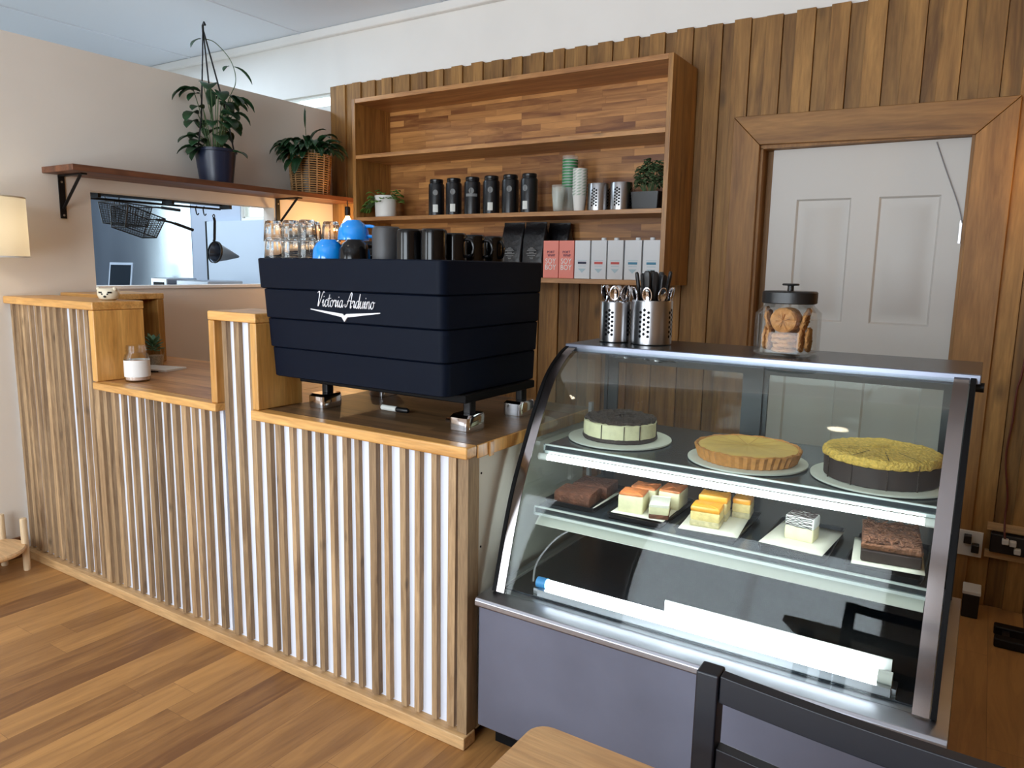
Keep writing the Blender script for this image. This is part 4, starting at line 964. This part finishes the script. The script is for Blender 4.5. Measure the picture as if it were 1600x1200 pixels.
# rear sliding doors
for a, b, y in ((cx0+.013, -.58, CB-.024), (-.60, cx1-.013, CB-.012)):
    m = MB(); q = .035
    m.box(a, b, y-.005, y+.005, .5, .53); m.box(a, b, y-.005, y+.005, 1.08, 1.14)
    m.box(a, a+q, y-.005, y+.005, .53, 1.08); m.box(b-q*1.8, b, y-.005, y+.005, .53, 1.08); sd = m.build('sliding_door', 'frame_dark', dc)
    m = MB(); m.box(a+q, b-q*1.8, y-.002, y+.002, .53, 1.08); m.build('door_glass', 'case_glass', sd)
m = MB(); m.box(cx0+.012, cx1-.012, CB-.03, CB, .4768, .4995); m.box(cx0+.012, cx1-.012, CB-.03, CB, 1.141, CT-.0125); m.build('door_track', 'steel', dc)
# deck, shelves, light tubes
MB().box(cx0+.02, cx1-.02, 1.72, CB-.036, .477, .482).build('deck', 'deck', dc)
m = MB(); m.prism([(2.33, .483), (2.375, .483), (2.375, .66), (2.365, .66)], 'X', cx0+.03, cx1-.03); m.build('inner_back_panel', 'deck', dc)
for z, yf, nm in ((.862, 1.882, 'upper'), (.684, 1.832, 'lower')):
    m = MB(); m.box(-1.075, -.052, yf, 2.36, z, z+.02); shf = m.build('shelf', 'shelf_dark', dc, bevel=.001)
    m = MB(); m.box(-1.078, -.049, yf-.007, yf-.0005, z-.004, z+.004); m.box(-1.078, -.049, yf-.007, yf-.0005, z+.019, z+.0235); m.box(-1.078, -1.074, yf-.007, yf-.0005, z-.004, z+.0235); m.box(-.053, -.049, yf-.007, yf-.0005, z-.004, z+.0235); m.build('metal_lip', 'lip', shf)
    for x in (-1.09, -.04):
        m = MB(); m.box(x-.008, x+.008, yf+.1, 2.3, z-.014, z-.0005); m.box(x-.006 if x < -.5 else x-.006, x+.006, 2.2, 2.215, z-.03, z+.1); m.build('bracket', 'holder_steel', shf)
    if nm == 'lower':
        m = MB(); m.prism([(yf-.012, z-.03), (yf-.009, z-.032), (yf+.03, z-.004), (yf+.028, z-.001)], 'X', -1.07, -.058); m.build('price_rail', 'cakeboard', shf)
def tube_lamp(x0, x1, y, z, r, mat, par):
    m = MB(); m.tube([(x0, y, z), (x1, y, z)], r, 14); tl = m.build('light_tube', mat, par)
    [MB().tube([(a, y, z), (a+.03, y, z)], r*1.25, 12).build('tube_end_cap', 'blue_cap' if r > .01 and a < x0 else 'label', tl) for a in (x0-.03, x1)]
    return tl
tube_lamp(-1.06, -.075, 1.872, .847, .0085, 'tube_soft', dc)
tube_lamp(-.985, -.13, 1.752, .511, .0125, 'tube', dc)
m = MB(); m.box(-1.0, -.10, 1.722, 1.738, .482, .502); m.box(-1.02, -.98, 1.735, 1.775, .482, .4975); m.box(-.13, -.09, 1.735, 1.775, .482, .4975); m.build('tube_holder', 'holder_steel', dc)
MB().box(-.64, -.105, 1.7695, 1.7725, .483, .548).build('added_reflector', 'cardboard', dc)  # white strip added to widen the bright band along the tube
m = MB(); m.tube(spline([(-1.06, 1.80, .483), (-1.07, 1.84, .53), (-1.04, 1.9, .59), (-.99, 1.95, .63), (-.97, 2.0, .68)], 5), .003, 6); m.build('wire', 'grey_cable', dc)

# ------------------------------------------------------------------ cakes on the upper shelf
Z1 = .8825
def board(c, r, label):
    return tag(MB().lathe([(0, 0), (r-.002, 0), (r, .001), (r, .005), (r-.002, .006), (0, .006)], (0,0,0), 56).build('cake_board', 'cakeboard', world=False, loc=(0,0,0)), label, 'cake board')
def wob(amp, n=7, ph=0):
    rr = random.Random(n); tab = [rr.uniform(-1, 1) for _ in range(64)]
    def f(r, z, a, k):
        i = int(a/(2*PI)*64) % 64
        return (r*(1+amp*tab[i]), z+amp*.14*tab[(i*7+k*3) % 64])
    return f
def cuts(r, z, n0, n1, tot, dep=.001, w=.0014):
    """thin knife cuts across the top of a round cake"""
    m = MB()
    for k in range(n0, n1):
        a = 2*PI*k/tot; p = Vector((math.cos(a), math.sin(a), 0)); s = Vector((-p.y, p.x, 0))
        m.add([p*.004+s*w/2+Vector((0,0,z)), p*r+s*w/2+Vector((0,0,z)), p*r-s*w/2+Vector((0,0,z)), p*.004-s*w/2+Vector((0,0,z))], [(0,1,2,3)], .5)
    return m
yb = 2.045
q = Vector((at(968, 682, 'Z', Z1).x, 0, 0)); c1 = Vector((-.925, yb+.035, Z1+.0012)); c2 = Vector((-.525, yb, Z1+.0012)); c3 = Vector((-.192, yb+.012, Z1+.0012))
board(c1, .158, 'round white cake board under the dark-crumbed cheesecake at the left').location = c1
board(c2, .160, 'round white cake board under the golden tart in the middle').location = c2
board(c3, .166, 'round white cake board under the yellow-topped chocolate cake').location = c3
up = Vector((0,0,.0064))
t = thing('cheesecake', 'small pale cheesecake with a dark crumb top on the upper case shelf', 'cake', c1+up)
MB().lathe([(0, 0), (.113, 0), (.115, .003), (.114, .012), (0, .012)], (0,0,0), 64, fn=wob(.008, 3)).build('biscuit_base', 'choc', t, world=False)
MB().lathe([(0, .0122), (.112, .0122), (.1125, .03), (.111, .054), (.108, .056), (0, .056)], (0,0,0), 64, fn=wob(.006, 4)).build('filling', 'cream', t, world=False)
MB().lathe([(0, .0563), (.104, .0563), (.108, .058), (.107, .062), (.1, .0655), (.092, .066), (.083, .0675), (.074, .067), (.064, .0685), (.054, .068), (.044, .069), (.034, .0685), (.022, .069), (.01, .0685), (0, .069)], (0,0,0), 64, fn=wob(.035, 5)).build('crumb_topping', 'crumb_dark', t, world=False)
m = MB()
for a in (-60, -35, -95, 10): 
    r_ = .1132; A = math.radians(a); m.obox((r_*math.cos(A), r_*math.sin(A), .033), (.003, .0016, .042), A, .5)
m.build('cut', 'choc', t, world=False)
t = thing('golden_tart', 'wide golden custard tart with a fluted crust on the upper case shelf', 'tart', c2+up)
MB().lathe([(0, 0), (.128, 0), (.131, .002), (.142, .034), (.1385, .037), (.134, .0345), (.13, .03), (0, .028)], (0,0,0), 168, fn=lambda r, z, a, k: ((r*(1+.014*math.sin(42*a)) if r > .12 else r), z+(.0012*math.sin(13*a) if z > .03 else 0))).build('fluted_crust', 'tart', t, world=False)
MB().lathe([(0, .0285), (.131, .0285), (.1325, .034), (.128, .0362), (.1, .037), (0, .0372)], (0,0,0), 64, fn=wob(.006, 9)).build('filling', 'lemon', t, world=False)
cuts(.126, .0376, 0, 8, 12).build('cut', 'tart', t, world=False)
t = thing('chocolate_cake', 'large dark-sided cake with a crumbly yellow top, at the right of the upper case shelf', 'cake', c3+up)
MB().lathe([(0, 0), (.131, 0), (.134, .002), (.135, .05), (0, .05)], (0,0,0), 64, fn=wob(.004, 12)).build('dark_side', 'choc', t, world=False)
MB().lathe([(0, .0503), (.1345, .0503), (.138, .053), (.139, .058), (.138, .064), (.134, .071), (.126, .074), (.116, .0745), (.106, .076), (.095, .0755), (.084, .077), (.072, .0765), (.06, .0775), (.047, .077), (.034, .078), (.02, .0775), (0, .078)], (0,0,0), 64, fn=wob(.014, 15)).build('crumb_topping', 'yellow_crumb', t, world=False)
m = MB()
for a in (-112, -78, -48, -145): 
    A = math.radians(a); m.obox((.1365*math.cos(A), .1365*math.sin(A), .032), (.003, .0018, .064), A, .5)
    p = Vector((math.cos(A), math.sin(A), 0)); s = Vector((-p.y, p.x, 0)); v = [p*.06+s*.001+Vector((0,0,.0782)), p*.139+s*.001+Vector((0,0,.0758)), p*.139-s*.001+Vector((0,0,.0758)), p*.06-s*.001+Vector((0,0,.0782))]
    m.add(v, [(0,1,2,3)], .5)
m.build('cut', 'crumb_dark', t, world=False)

# ------------------------------------------------------------------ trays of slices on the lower shelf
Z2 = .7045
def tray(x, y, label, w=.168, l=.27):
    t = tag(MB().loft([rrect(-w/2+.006, w/2-.006, -l/2+.006, l/2-.006, .008, 0), rrect(-w/2, w/2, -l/2, l/2, .01, .014), rrect(-w/2+.003, w/2-.003, -l/2+.003, l/2-.003, .009, .014), rrect(-w/2+.009, w/2-.009, -l/2+.009, l/2-.009, .007, .003)]).build('serving_tray', 'tray_black', world=False, loc=(0,0,0)), label, 'tray', 'black trays on the lower case shelf')
    t.location = (x, y, Z2+.0008); return t
def sheet(c, w, l, rz, label, tex='paper', curl=.0):
    m = MB(); n = 6; v = []
    for i in range(n+1):
        for j in range(n+1):
            u, w_ = i/n-.5, j/n-.5; v.append((u*w, w_*l, curl*(4*u*u)**2+curl*.5*(4*w_*w_)**2))
    f = [(i*(n+1)+j, (i+1)*(n+1)+j, (i+1)*(n+1)+j+1, i*(n+1)+j+1) for i in range(n) for j in range(n)]
    m.add(v, f, .5); o = tag(m.build('baking_paper', tex, world=False, solid=.0008), label, 'paper'); o.location = c; o.rotation_euler = (0, 0, rz); return o
def block(w, l, z0, z1, amp, seed, nx=9, top=.3):
    """a hand-cut block: slightly uneven faces, rough top"""
    rr = random.Random(seed); m = MB(); L = []
    base = rrect(-w/2, w/2, -l/2, l/2, .004, 0, 3)
    for z, s in ((z0, .97), (z0+.004, 1), (z1-.004, 1), (z1, .96)):
        L.append([(x*s+rr.uniform(-1, 1)*amp*.4, y*s+rr.uniform(-1, 1)*amp*.4, z+(rr.uniform(-1, 1)*amp if z > z1-.002 else 0)) for x, y, _ in base])
    n = 7; m.loft(L, True, False, .5)
    top_ = L[-1]; cx = sum(p[0] for p in top_)/len(top_); cy = sum(p[1] for p in top_)/len(top_); k = len(top_); v = list(top_)
    for s in (.66, .33): v += [(cx+(p[0]-cx)*s, cy+(p[1]-cy)*s, z1+rr.uniform(-.3, 1)*amp*1.6) for p in top_]
    v.append((cx, cy, z1+amp)); f = []
    for a in range(2):
        for i in range(k): j = (i+1) % k; f.append((a*k+i, a*k+j, (a+1)*k+j, (a+1)*k+i))
    for i in range(k): f.append((2*k+i, 2*k+(i+1) % k, 3*k))
    m.add(v, f, .5); return m
def slice_(name, label, c, rz, w, l, layers, grp=None, tilt=0):
    t = thing(name, label, 'cake slice', c, grp)
    for i, (pn_, mat, z0, z1, amp, sc) in enumerate(layers): block(w*sc, l*sc, z0, z1, amp, i*13+int(abs(c[0])*1000)).build(pn_, mat, t, world=False)
    t.rotation_euler = (tilt, 0, rz); return t
T = [(-.985, 2.0), (-.775, 1.99), (-.575, 1.985), (-.352, 1.985), (-.148, 1.975)]
names_ = ['black tray under the dark brownie slices, leftmost on the lower shelf', 'black tray under the baked cheesecake squares', 'black tray under the lemon slices', 'black tray under the single patterned slice', 'black tray under the flaky chocolate slab, rightmost']
for (x, y), lb in zip(T, names_): tray(x, y, lb)
zt = Z2+.0042; zr = Z2+.0158
bl = [('crumb', 'brownie', 0, .036, .0016, 1)]
slice_('brownie_slice', 'dark brownie slice, front one on the leftmost tray', (-.99, 1.935, zt), .12, .115, .1, bl)
slice_('brownie_slice', 'dark brownie slice, rear one on the leftmost tray', (-.985, 2.045, zt), .08, .115, .1, bl)
sheet((-.917, 1.995, zt+.001), .014, .2, .05, 'thin white paper edge along the brownie slices', 'paper', .001)
sheet((-.775, 1.985, zr), .155, .23, .03, 'white baking paper under the baked cheesecake squares')
ck = [('filling', 'cream', 0, .048, .001, 1), ('baked_topping', 'jam', .0482, .0535, .0016, .97)]
zp = zr+.0012
slice_('cheesecake_square', 'baked cheesecake square with a browned top, front left on its paper', (-.805, 1.925, zp), .15, .072, .072, ck)
slice_('cheesecake_square', 'baked cheesecake square with an orange-brown top, behind the front one', (-.80, 2.005, zp), .1, .075, .07, ck)
slice_('cheesecake_square', 'baked cheesecake square at the rear right of its paper', (-.725, 2.03, zp), .05, .062, .09, ck)
slice_('cheesecake_square', 'cut cheesecake piece with a dark crust end lying front right', (-.725, 1.925, zp), .3, .055, .09, [('crust', 'brownie', 0, .012, .0005, 1), ('filling', 'cream', .0122, .036, .001, .98), ('paper_wrap', 'paper', .0363, .0375, .0003, 1.0)])
sheet((-.578, 1.975, zr), .155, .235, .1, 'white baking paper spread under the lemon slices')
lm = [('base', 'coconut', 0, .016, .0006, 1), ('sponge', 'sponge', .0163, .04, .0006, .98), ('lemon_topping', 'orange', .0403, .054, .001, .98)]
slice_('lemon_slice', 'yellow-topped lemon slice at the front of its paper', (-.59, 1.925, zp), .1, .08, .062, lm)
slice_('lemon_slice', 'yellow-topped lemon slice standing behind the front one', (-.592, 1.995, zp), .1, .08, .062, [(a, b, z0*1.25, z1*1.25, e, s) for a, b, z0, z1, e, s in lm])
slice_('lemon_slice', 'pale lemon slice half hidden at the right rear of its paper', (-.53, 2.06, zp), .1, .05, .07, lm)
sheet((-.352, 1.975, zr), .155, .215, -.08, 'square of white baking paper under the patterned slice')
t = slice_('patterned_slice', 'single tall slice with brown and white squiggle icing on white paper', (-.352, 1.965, zp), -.1, .072, .055, [('cream_body', 'cream', 0, .034, .0005, 1), ('iced_top', 'label', .0343, .062, .0005, 1)])
m = MB(); rr = random.Random(4)
for k in range(7):
    y = -.024+.008*k; m.tube([(-.033+.006*j, y+rr.uniform(-.003, .003), .0632) for j in range(12)], .0013, 5)
for k in range(6):
    z = .037+.0043*k; m.tube([(-.034+.006*j, -.028, z+rr.uniform(-.0017, .0017)) for j in range(12)], .0011, 5)
m.build('icing_squiggle', 'choc', t, world=False)
sheet((-.15, 1.965, zr), .155, .2, .1, 'white paper under the flaky chocolate slab')
slice_('chocolate_slab', 'large chocolate slab covered in shaggy flakes on the rightmost tray', (-.148, 1.985, zp), .12, .13, .19, [('cake_body', 'choc', 0, .03, .001, 1), ('flake_topping', 'flake', .0303, .046, .0042, 1.0)])

m = MB(); rr = random.Random(8)
for k in range(220):
    m.obox((rr.uniform(-.06, .06), rr.uniform(-.09, .09), .0475+rr.uniform(0, .004)), (rr.uniform(.008, .02), rr.uniform(.003, .006), .0012), rr.uniform(0, 6), rr.random(), rr.uniform(-.5, .5), rr.uniform(-.5, .5))
m.build('loose_flakes', 'flake', bpy.data.objects['chocolate_slab'], world=False)

# ------------------------------------------------------------------ on top of the case
ZC_ = CT
hA = at(938, 530, 'Z', ZC_); A = Vector((-1.035, 2.255, ZC_)); Bq = Vector((-.93, 2.262, ZC_))
perforated('cutlery_holder', 'perforated steel holder of bright cutlery at the left of the case top', tuple(A), .051, .132, 'steel cutlery holders on the case')
perforated('cutlery_holder', 'larger perforated steel holder of black-handled knives on the case top', tuple(Bq+Vector((.019, 0, 0))), .0655, .14, 'steel cutlery holders on the case')
Bq = Bq+Vector((.019, 0, 0))
k0 = None; rnd = random.Random(21)
def lean(a, rim, h):
    """a utensil whose foot stands nearer the middle than the point where it passes the rim"""
    return Vector((rim*.55*math.cos(a), rim*.55*math.sin(a), .008)), (Matrix.Rotation(math.atan(rim*.55/h), 3, Vector((-math.sin(a), math.cos(a), 0))) @ Matrix.Rotation(a-PI/2, 3, 'Z')).to_euler()
for i in range(13):
    rim = 0 if i == 0 else (.0225 if i < 7 else .0385); a = (i-1)*2*PI/6 if i < 7 else (i-6.5)*2*PI/6
    off, eu = lean(a, rim, .14)
    t = thing('table_knife', 'black-handled table knife standing handle up in the larger steel holder', 'knife', Bq+off+Vector((0, 0, -.0035+.016*((i*5) % 4)/4)), 'black-handled knives')
    if k0 is None:
        m = MB(); m.loft([rrect(-.006, .006, -.0036, .0036, .003, .122), rrect(-.009, .009, -.005, .005, .0045, .15), rrect(-.0112, .0112, -.0058, .0058, .005, .2), rrect(-.0105, .0105, -.0052, .0052, .0048, .214), rrect(-.006, .006, -.003, .003, .0028, .219)]); k0 = m.build('handle', 'plug_black', t, world=False)
        m = MB(); m.loft([rrect(-.004, .004, -.0008, .0008, .0007, .002), rrect(-.0055, .0055, -.001, .001, .0009, .03), rrect(-.0055, .0055, -.001, .001, .0009, .11), rrect(-.004, .004, -.002, .002, .0015, .1218)]); k1 = m.build('blade', 'chrome', t, world=False)
    else:
        for s in (k0, k1): q = s.copy(); COL.objects.link(q); q.parent = t
    t.rotation_euler = eu
def spoon_parts(t):
    m = MB(); m.tube([(0, 0, .002), (0, 0, .06), (0, 0, .13)], [.0042, .003, .0022], 8)
    a = m.build('stem', 'chrome', t, world=False)
    m = MB(); v = []; f = []; n = 16; R3 = 4
    for r in range(R3+1):
        for k in range(n):
            b = 2*PI*k/n; s = r/R3; v.append((.016*s*math.cos(b), -.006*(1-s*s), .155+.026*s*math.sin(b)))
    for r in range(R3):
        for k in range(n): f.append((r*n+k, r*n+(k+1) % n, (r+1)*n+(k+1) % n, (r+1)*n+k))
    m.add(v, f, .5); b = m.build('bowl', 'chrome', t, world=False, solid=.0015); return a, b
s0 = None
for i in range(16):
    left = i < 8; c = A if left else Bq; R_ = .046 if left else .06
    off, eu = lean((i % 8)*2*PI/8+(.3 if left else .1), .040 if left else .0555, .14)
    t = thing('spoon', 'shiny spoon standing bowl up in the smaller steel holder on the case' if left else 'shiny spoon standing bowl up among the black knife handles', 'spoon', c+off+Vector((0, 0, -.002)), 'spoons in the smaller holder' if left else 'spoons in the larger holder')
    if s0 is None: s0, s1 = spoon_parts(t)
    else:
        for s in (s0, s1): q = s.copy(); COL.objects.link(q); q.parent = t
    t.rotation_euler = eu
# cookie jar
J = Vector((-.487, 2.255, ZC_+.0005))
cj = thing('cookie_jar', 'large square glass cookie jar with a black knobbed lid on the case top', 'jar', J)
W = .082
L = [rrect(-W+.01, W-.01, -W+.01, W-.01, .03, .0), rrect(-W, W, -W, W, .034, .008), rrect(-W, W, -W, W, .034, .118), rrect(-W+.012, W-.012, -W+.012, W-.012, .05, .136), rrect(-W+.016, W-.016, -W+.016, W-.016, .06, .146)]
Li = [[(x*.955, y*.955, max(z, .006)) for x, y, z in l] for l in L][::-1]
MB().loft(L+Li, True, True).build('glass_body', 'jar_glass', cj, world=False)
MB().loft([rrect(-.071, .071, -.071, .071, .06, .1465), rrect(-.0735, .0735, -.0735, .0735, .06, .149), rrect(-.0735, .0735, -.0735, .0735, .06, .178), rrect(-.07, .07, -.07, .07, .057, .182)]).build('lid', 'pot_black', cj, world=False)
MB().lathe([(0, .1822), (.009, .1822), (.0085, .197), (.022, .198), (.024, .2005), (.022, .2035), (0, .204)], (0,0,0), 24).build('knob', 'pot_black', cj, world=False)
ck0 = None; rnd = random.Random(2)
def cookie(loc, rot):
    global ck0
    lab = 'round golden cookie inside the glass jar on the case'
    if ck0 is None:
        ck0 = tag(MB().lathe([(0, 0), (.031, 0), (.0355, .003), (.036, .0065), (.031, .0105), (.02, .012), (0, .0125)], (0,0,0), 36, fn=wob(.02, 8)).build('cookie', 'cookie', world=False), lab, 'cookie', 'cookies in the jar'); o = ck0
    else: o = ck0.copy(); COL.objects.link(o)
    o.location = loc; o.rotation_euler = rot
for k in range(4): cookie(J+Vector((.004*math.sin(k*2), -.03+.003*math.cos(k), .0085+.0136*k)), (0, 0, k))
for k in range(4): cookie(J+Vector((.002*k-.002, -.048+.0175*k, .1012)), (math.radians(90+8), 0, 0))
for k in range(2): cookie(J+Vector((.003*k, .046+.0165*k, .0447)), (math.radians(90), 0, 0))
for x_ in (-.0485, -.0645): cookie(J+Vector((x_, -.02+.02*(x_ < -.06), .0447)), (0, math.radians(90), 0))
for x_ in (.0485, .0645): cookie(J+Vector((x_, -.02+.02*(x_ > .06), .0447)), (0, math.radians(-90), 0))
cookie(J+Vector((-.056, -.012, .1)), (0, math.radians(78), 0)); cookie(J+Vector((.056, -.012, .1)), (0, math.radians(-78), 0))

# ------------------------------------------------------------------ table and chair in front
tb = thing('cafe_table', 'light timber cafe table, its corner showing at the bottom edge', 'table', (-.03, .45, 0))
m = MB(); m.loft([rrect(-.492, .43, .05, .857, .028, .722), rrect(-.495, .433, .047, .86, .03, .726), rrect(-.495, .433, .047, .86, .03, .748), rrect(-.492, .43, .05, .857, .028, .752)]); m.build('table_top', 'table', tb)
for x in (-.42, .36):
    for y in (.12, .785): MB().box(x-.022, x+.022, y-.022, y+.022, 0, .7215).build('leg', 'black_paint', tb, bevel=.003)
chx0, chx1 = -.294, .128
ch = thing('dining_chair', 'black painted ladder-back chair tucked at the table in front of the display case', 'chair', (-.083, .77, 0))
def yb_(x): u = (x-chx0)/(chx1-chx0); return .968-.03*u+.0*math.sin(PI*u)
for i, x in enumerate((chx0, chx1)):
    y = yb_(x); m = MB(); s = 1 if i == 0 else -1
    m.loft([[(x+dx*s, y+dy-.05*(1-k) if False else y+dy+o, z) for dx, dy in ((0, -.017), (.032, -.017), (.032, .017), (0, .017))] for z, o in ((0, .06), (.42, -.012), (.62, -.004), (.852, 0))]); m.build('back_post', 'black_paint', ch, bevel=.003)
for z0, z1 in ((.811, .851), (.70, .742), (.595, .635)):
    m = MB(); n = 12; lo = []
    for k in range(n+1):
        x = chx0+.0325+(chx1-chx0-.065)*k/n; y = yb_(x)+.0; dip = .004*math.sin(PI*k/n)
        lo.append([(x, y-.010, z0-dip), (x, y+.010, z0-dip), (x, y+.010, z1-dip), (x, y-.010, z1-dip)])
    m.loft(lo); m.build('back_rail', 'black_paint', ch, bevel=.0015)
m = MB(); m.loft([rrect(chx0-.004, chx1+.004, .545, .935, .03, z) for z in (.432, .456)]); m.build('seat', 'black_paint', ch, bevel=.004)
for x in (chx0+.02, chx1-.02): MB().box(x-.017, x+.017, .56, .594, 0, .4315).build('front_leg', 'black_paint', ch, bevel=.003)
for x in (chx0+.0145, chx1-.0145): MB().box(x-.011, x+.011, .5945, .935, .36, .431).build('side_rail', 'black_paint', ch)
MB().box(chx0+.038, chx1-.038, .566, .588, .37, .431).build('front_rail', 'black_paint', ch)

# ------------------------------------------------------------------ low on the boarded wall, right of the case
yw = YB-.0105
MB_ = MB(); MB_.box(.085, XR-.02, yw-.018, yw, .345, .375, .6); MB_.box(.085, XR-.02, yw-.018, yw, .225, .255, .6); struct(MB_.build('trim_8', 'rail'))
t = thing('power_board', 'black power board with white plugs low on the boarded wall at the right edge', 'power board', (.25, yw, .3))
MB().box(.10, .42, yw-.045, yw-.001, .258, .338).build('housing', 'plug_black', t, bevel=.004)
for x, z in ((.152, .318), (.178, .314), (.196, .284)):
    m = MB(); m.box(x-.012, x+.012, yw-.075, yw-.0455, z-.011, z+.011); m.build('plug', 'socket_white', t, bevel=.003)
t = thing('wall_socket', 'cream wall socket with black plugs just right of the display case', 'socket', (.035, YB-.036, .27))
MB().box(-.02, .075, YB-.046, YB-.0365, .22, .33).build('plate', 'socket_white', t, bevel=.002)
for x, z in ((.02, .30), (.05, .265)):
    MB().box(x-.014, x+.014, YB-.085, YB-.0465, z-.017, z+.017).build('plug', 'plug_black', t, bevel=.003)
m = MB(); m.tube(spline([(.155, yw-.01, 1.5), (.142, yw-.012, 1.05), (.13, yw-.012, .95), (.128, yw-.012, .82), (.12, yw-.012, .66), (.142, yw-.015, .5), (.142, yw-.022, .42), (.146, yw-.06, .345), (.15, yw-.062, .332)], 5), .004, 8)
tag(m.build('power_cable', 'red_cable', loc=(.142, yw, .33)), 'thin red-brown cable running down the boarded wall to the power board', 'cable')
m = MB(); m.tube(spline([(DX1-.14, YB+.038, 1.955), (DX1-.10, YB+.036, 1.85), (DX1-.04, YB+.034, 1.70), (DX1-.016, YB+.03, 1.62)], 5), .0022, 6)
tag(m.build('thin_cord', 'grey_cable', loc=(DX1-.05, YB+.03, 1.62)), 'thin grey cord hanging across the top right of the white door', 'cord')
t = thing('floor_scraper', 'dark metal bars lying on the floor at the right edge below the power board', 'metal bars', (.3, 3.32, 0))
for y in (3.24, 3.36): MB().box(.14, .5, y, y+.05, 0, .035).build('bar', 'black_metal', t, bevel=.006)
for x in (.18, .45): MB().box(x-.012, x+.012, 3.2905, 3.3595, .005, .025).build('cross_bar', 'steel_dark', t)
t = thing('small_bin', 'small black box with a white lid edge against the boarded wall', 'box', (.055, 3.52, 0))
MB().box(.025, .085, 3.47, 3.57, 0, .10).build('body', 'plug_black', t, bevel=.004); MB().box(.022, .088, 3.467, 3.573, .1003, .115).build('lid', 'socket_white', t, bevel=.003)

# ------------------------------------------------------------------ light
def area(name, loc, rot, sx, sy, e, col):
    l = bpy.data.lights.new(name, 'AREA'); l.shape = 'RECTANGLE'; l.size = sx; l.size_y = sy; l.energy = e; l.color = col
    o = bpy.data.objects.new(name, l); COL.objects.link(o); o.location = loc; o.rotation_euler = rot; return o
area('window_daylight', (-1.2, YF-.02, 1.45), (PI/2, 0, 0), 1.65, 1.95, 72, (.86, .93, 1))
area('side_window_daylight', (-3.335, YF-.02, 1.45), (PI/2, 0, 0), .73, 1.95, 34, (.86, .93, 1))
area('added_window_daylight', (XK-.09, 2.175, 1.6), (0, -PI/2, 0), 1.15, 1.3, 15, (.76, .90, 1))  # daylight for the added window, mirrored in the steel splashback
area('kitchen_fill', (-4.9, 2.3, 2.85), (0, 0, 0), 1.0, 1.6, 40, (.68, .84, 1))  # unseen fill added in place of the kitchen's bluish daylight
for x, y in ((-2.2, .7), (-.6, .7)):
    l = bpy.data.lights.new('ceiling_spot', 'SPOT'); l.energy = 5; l.color = (1, .84, .62); l.spot_size = math.radians(110); l.spot_blend = .7; l.shadow_soft_size = .05
    o = bpy.data.objects.new('ceiling_spot', l); COL.objects.link(o); o.location = (x, y, ZC-.04)
wd = bpy.data.worlds.new('sky'); scene.world = wd; wd.use_nodes = True
bg = wd.node_tree.nodes['Background']; bg.inputs[0].default_value = (.78, .88, 1, 1); bg.inputs[1].default_value = 2.5
scene.view_settings.view_transform = 'Standard'; scene.view_settings.look = 'None'; scene.view_settings.gamma = 1; scene.view_settings.exposure = .3
cy = scene.cycles
cy.max_bounces = 10; cy.diffuse_bounces = 4; cy.glossy_bounces = 5; cy.transmission_bounces = 10; cy.transparent_max_bounces = 24
cy.use_denoising = True; cy.sample_clamp_indirect = 6; cy.caustics_reflective = False; cy.caustics_refractive = False
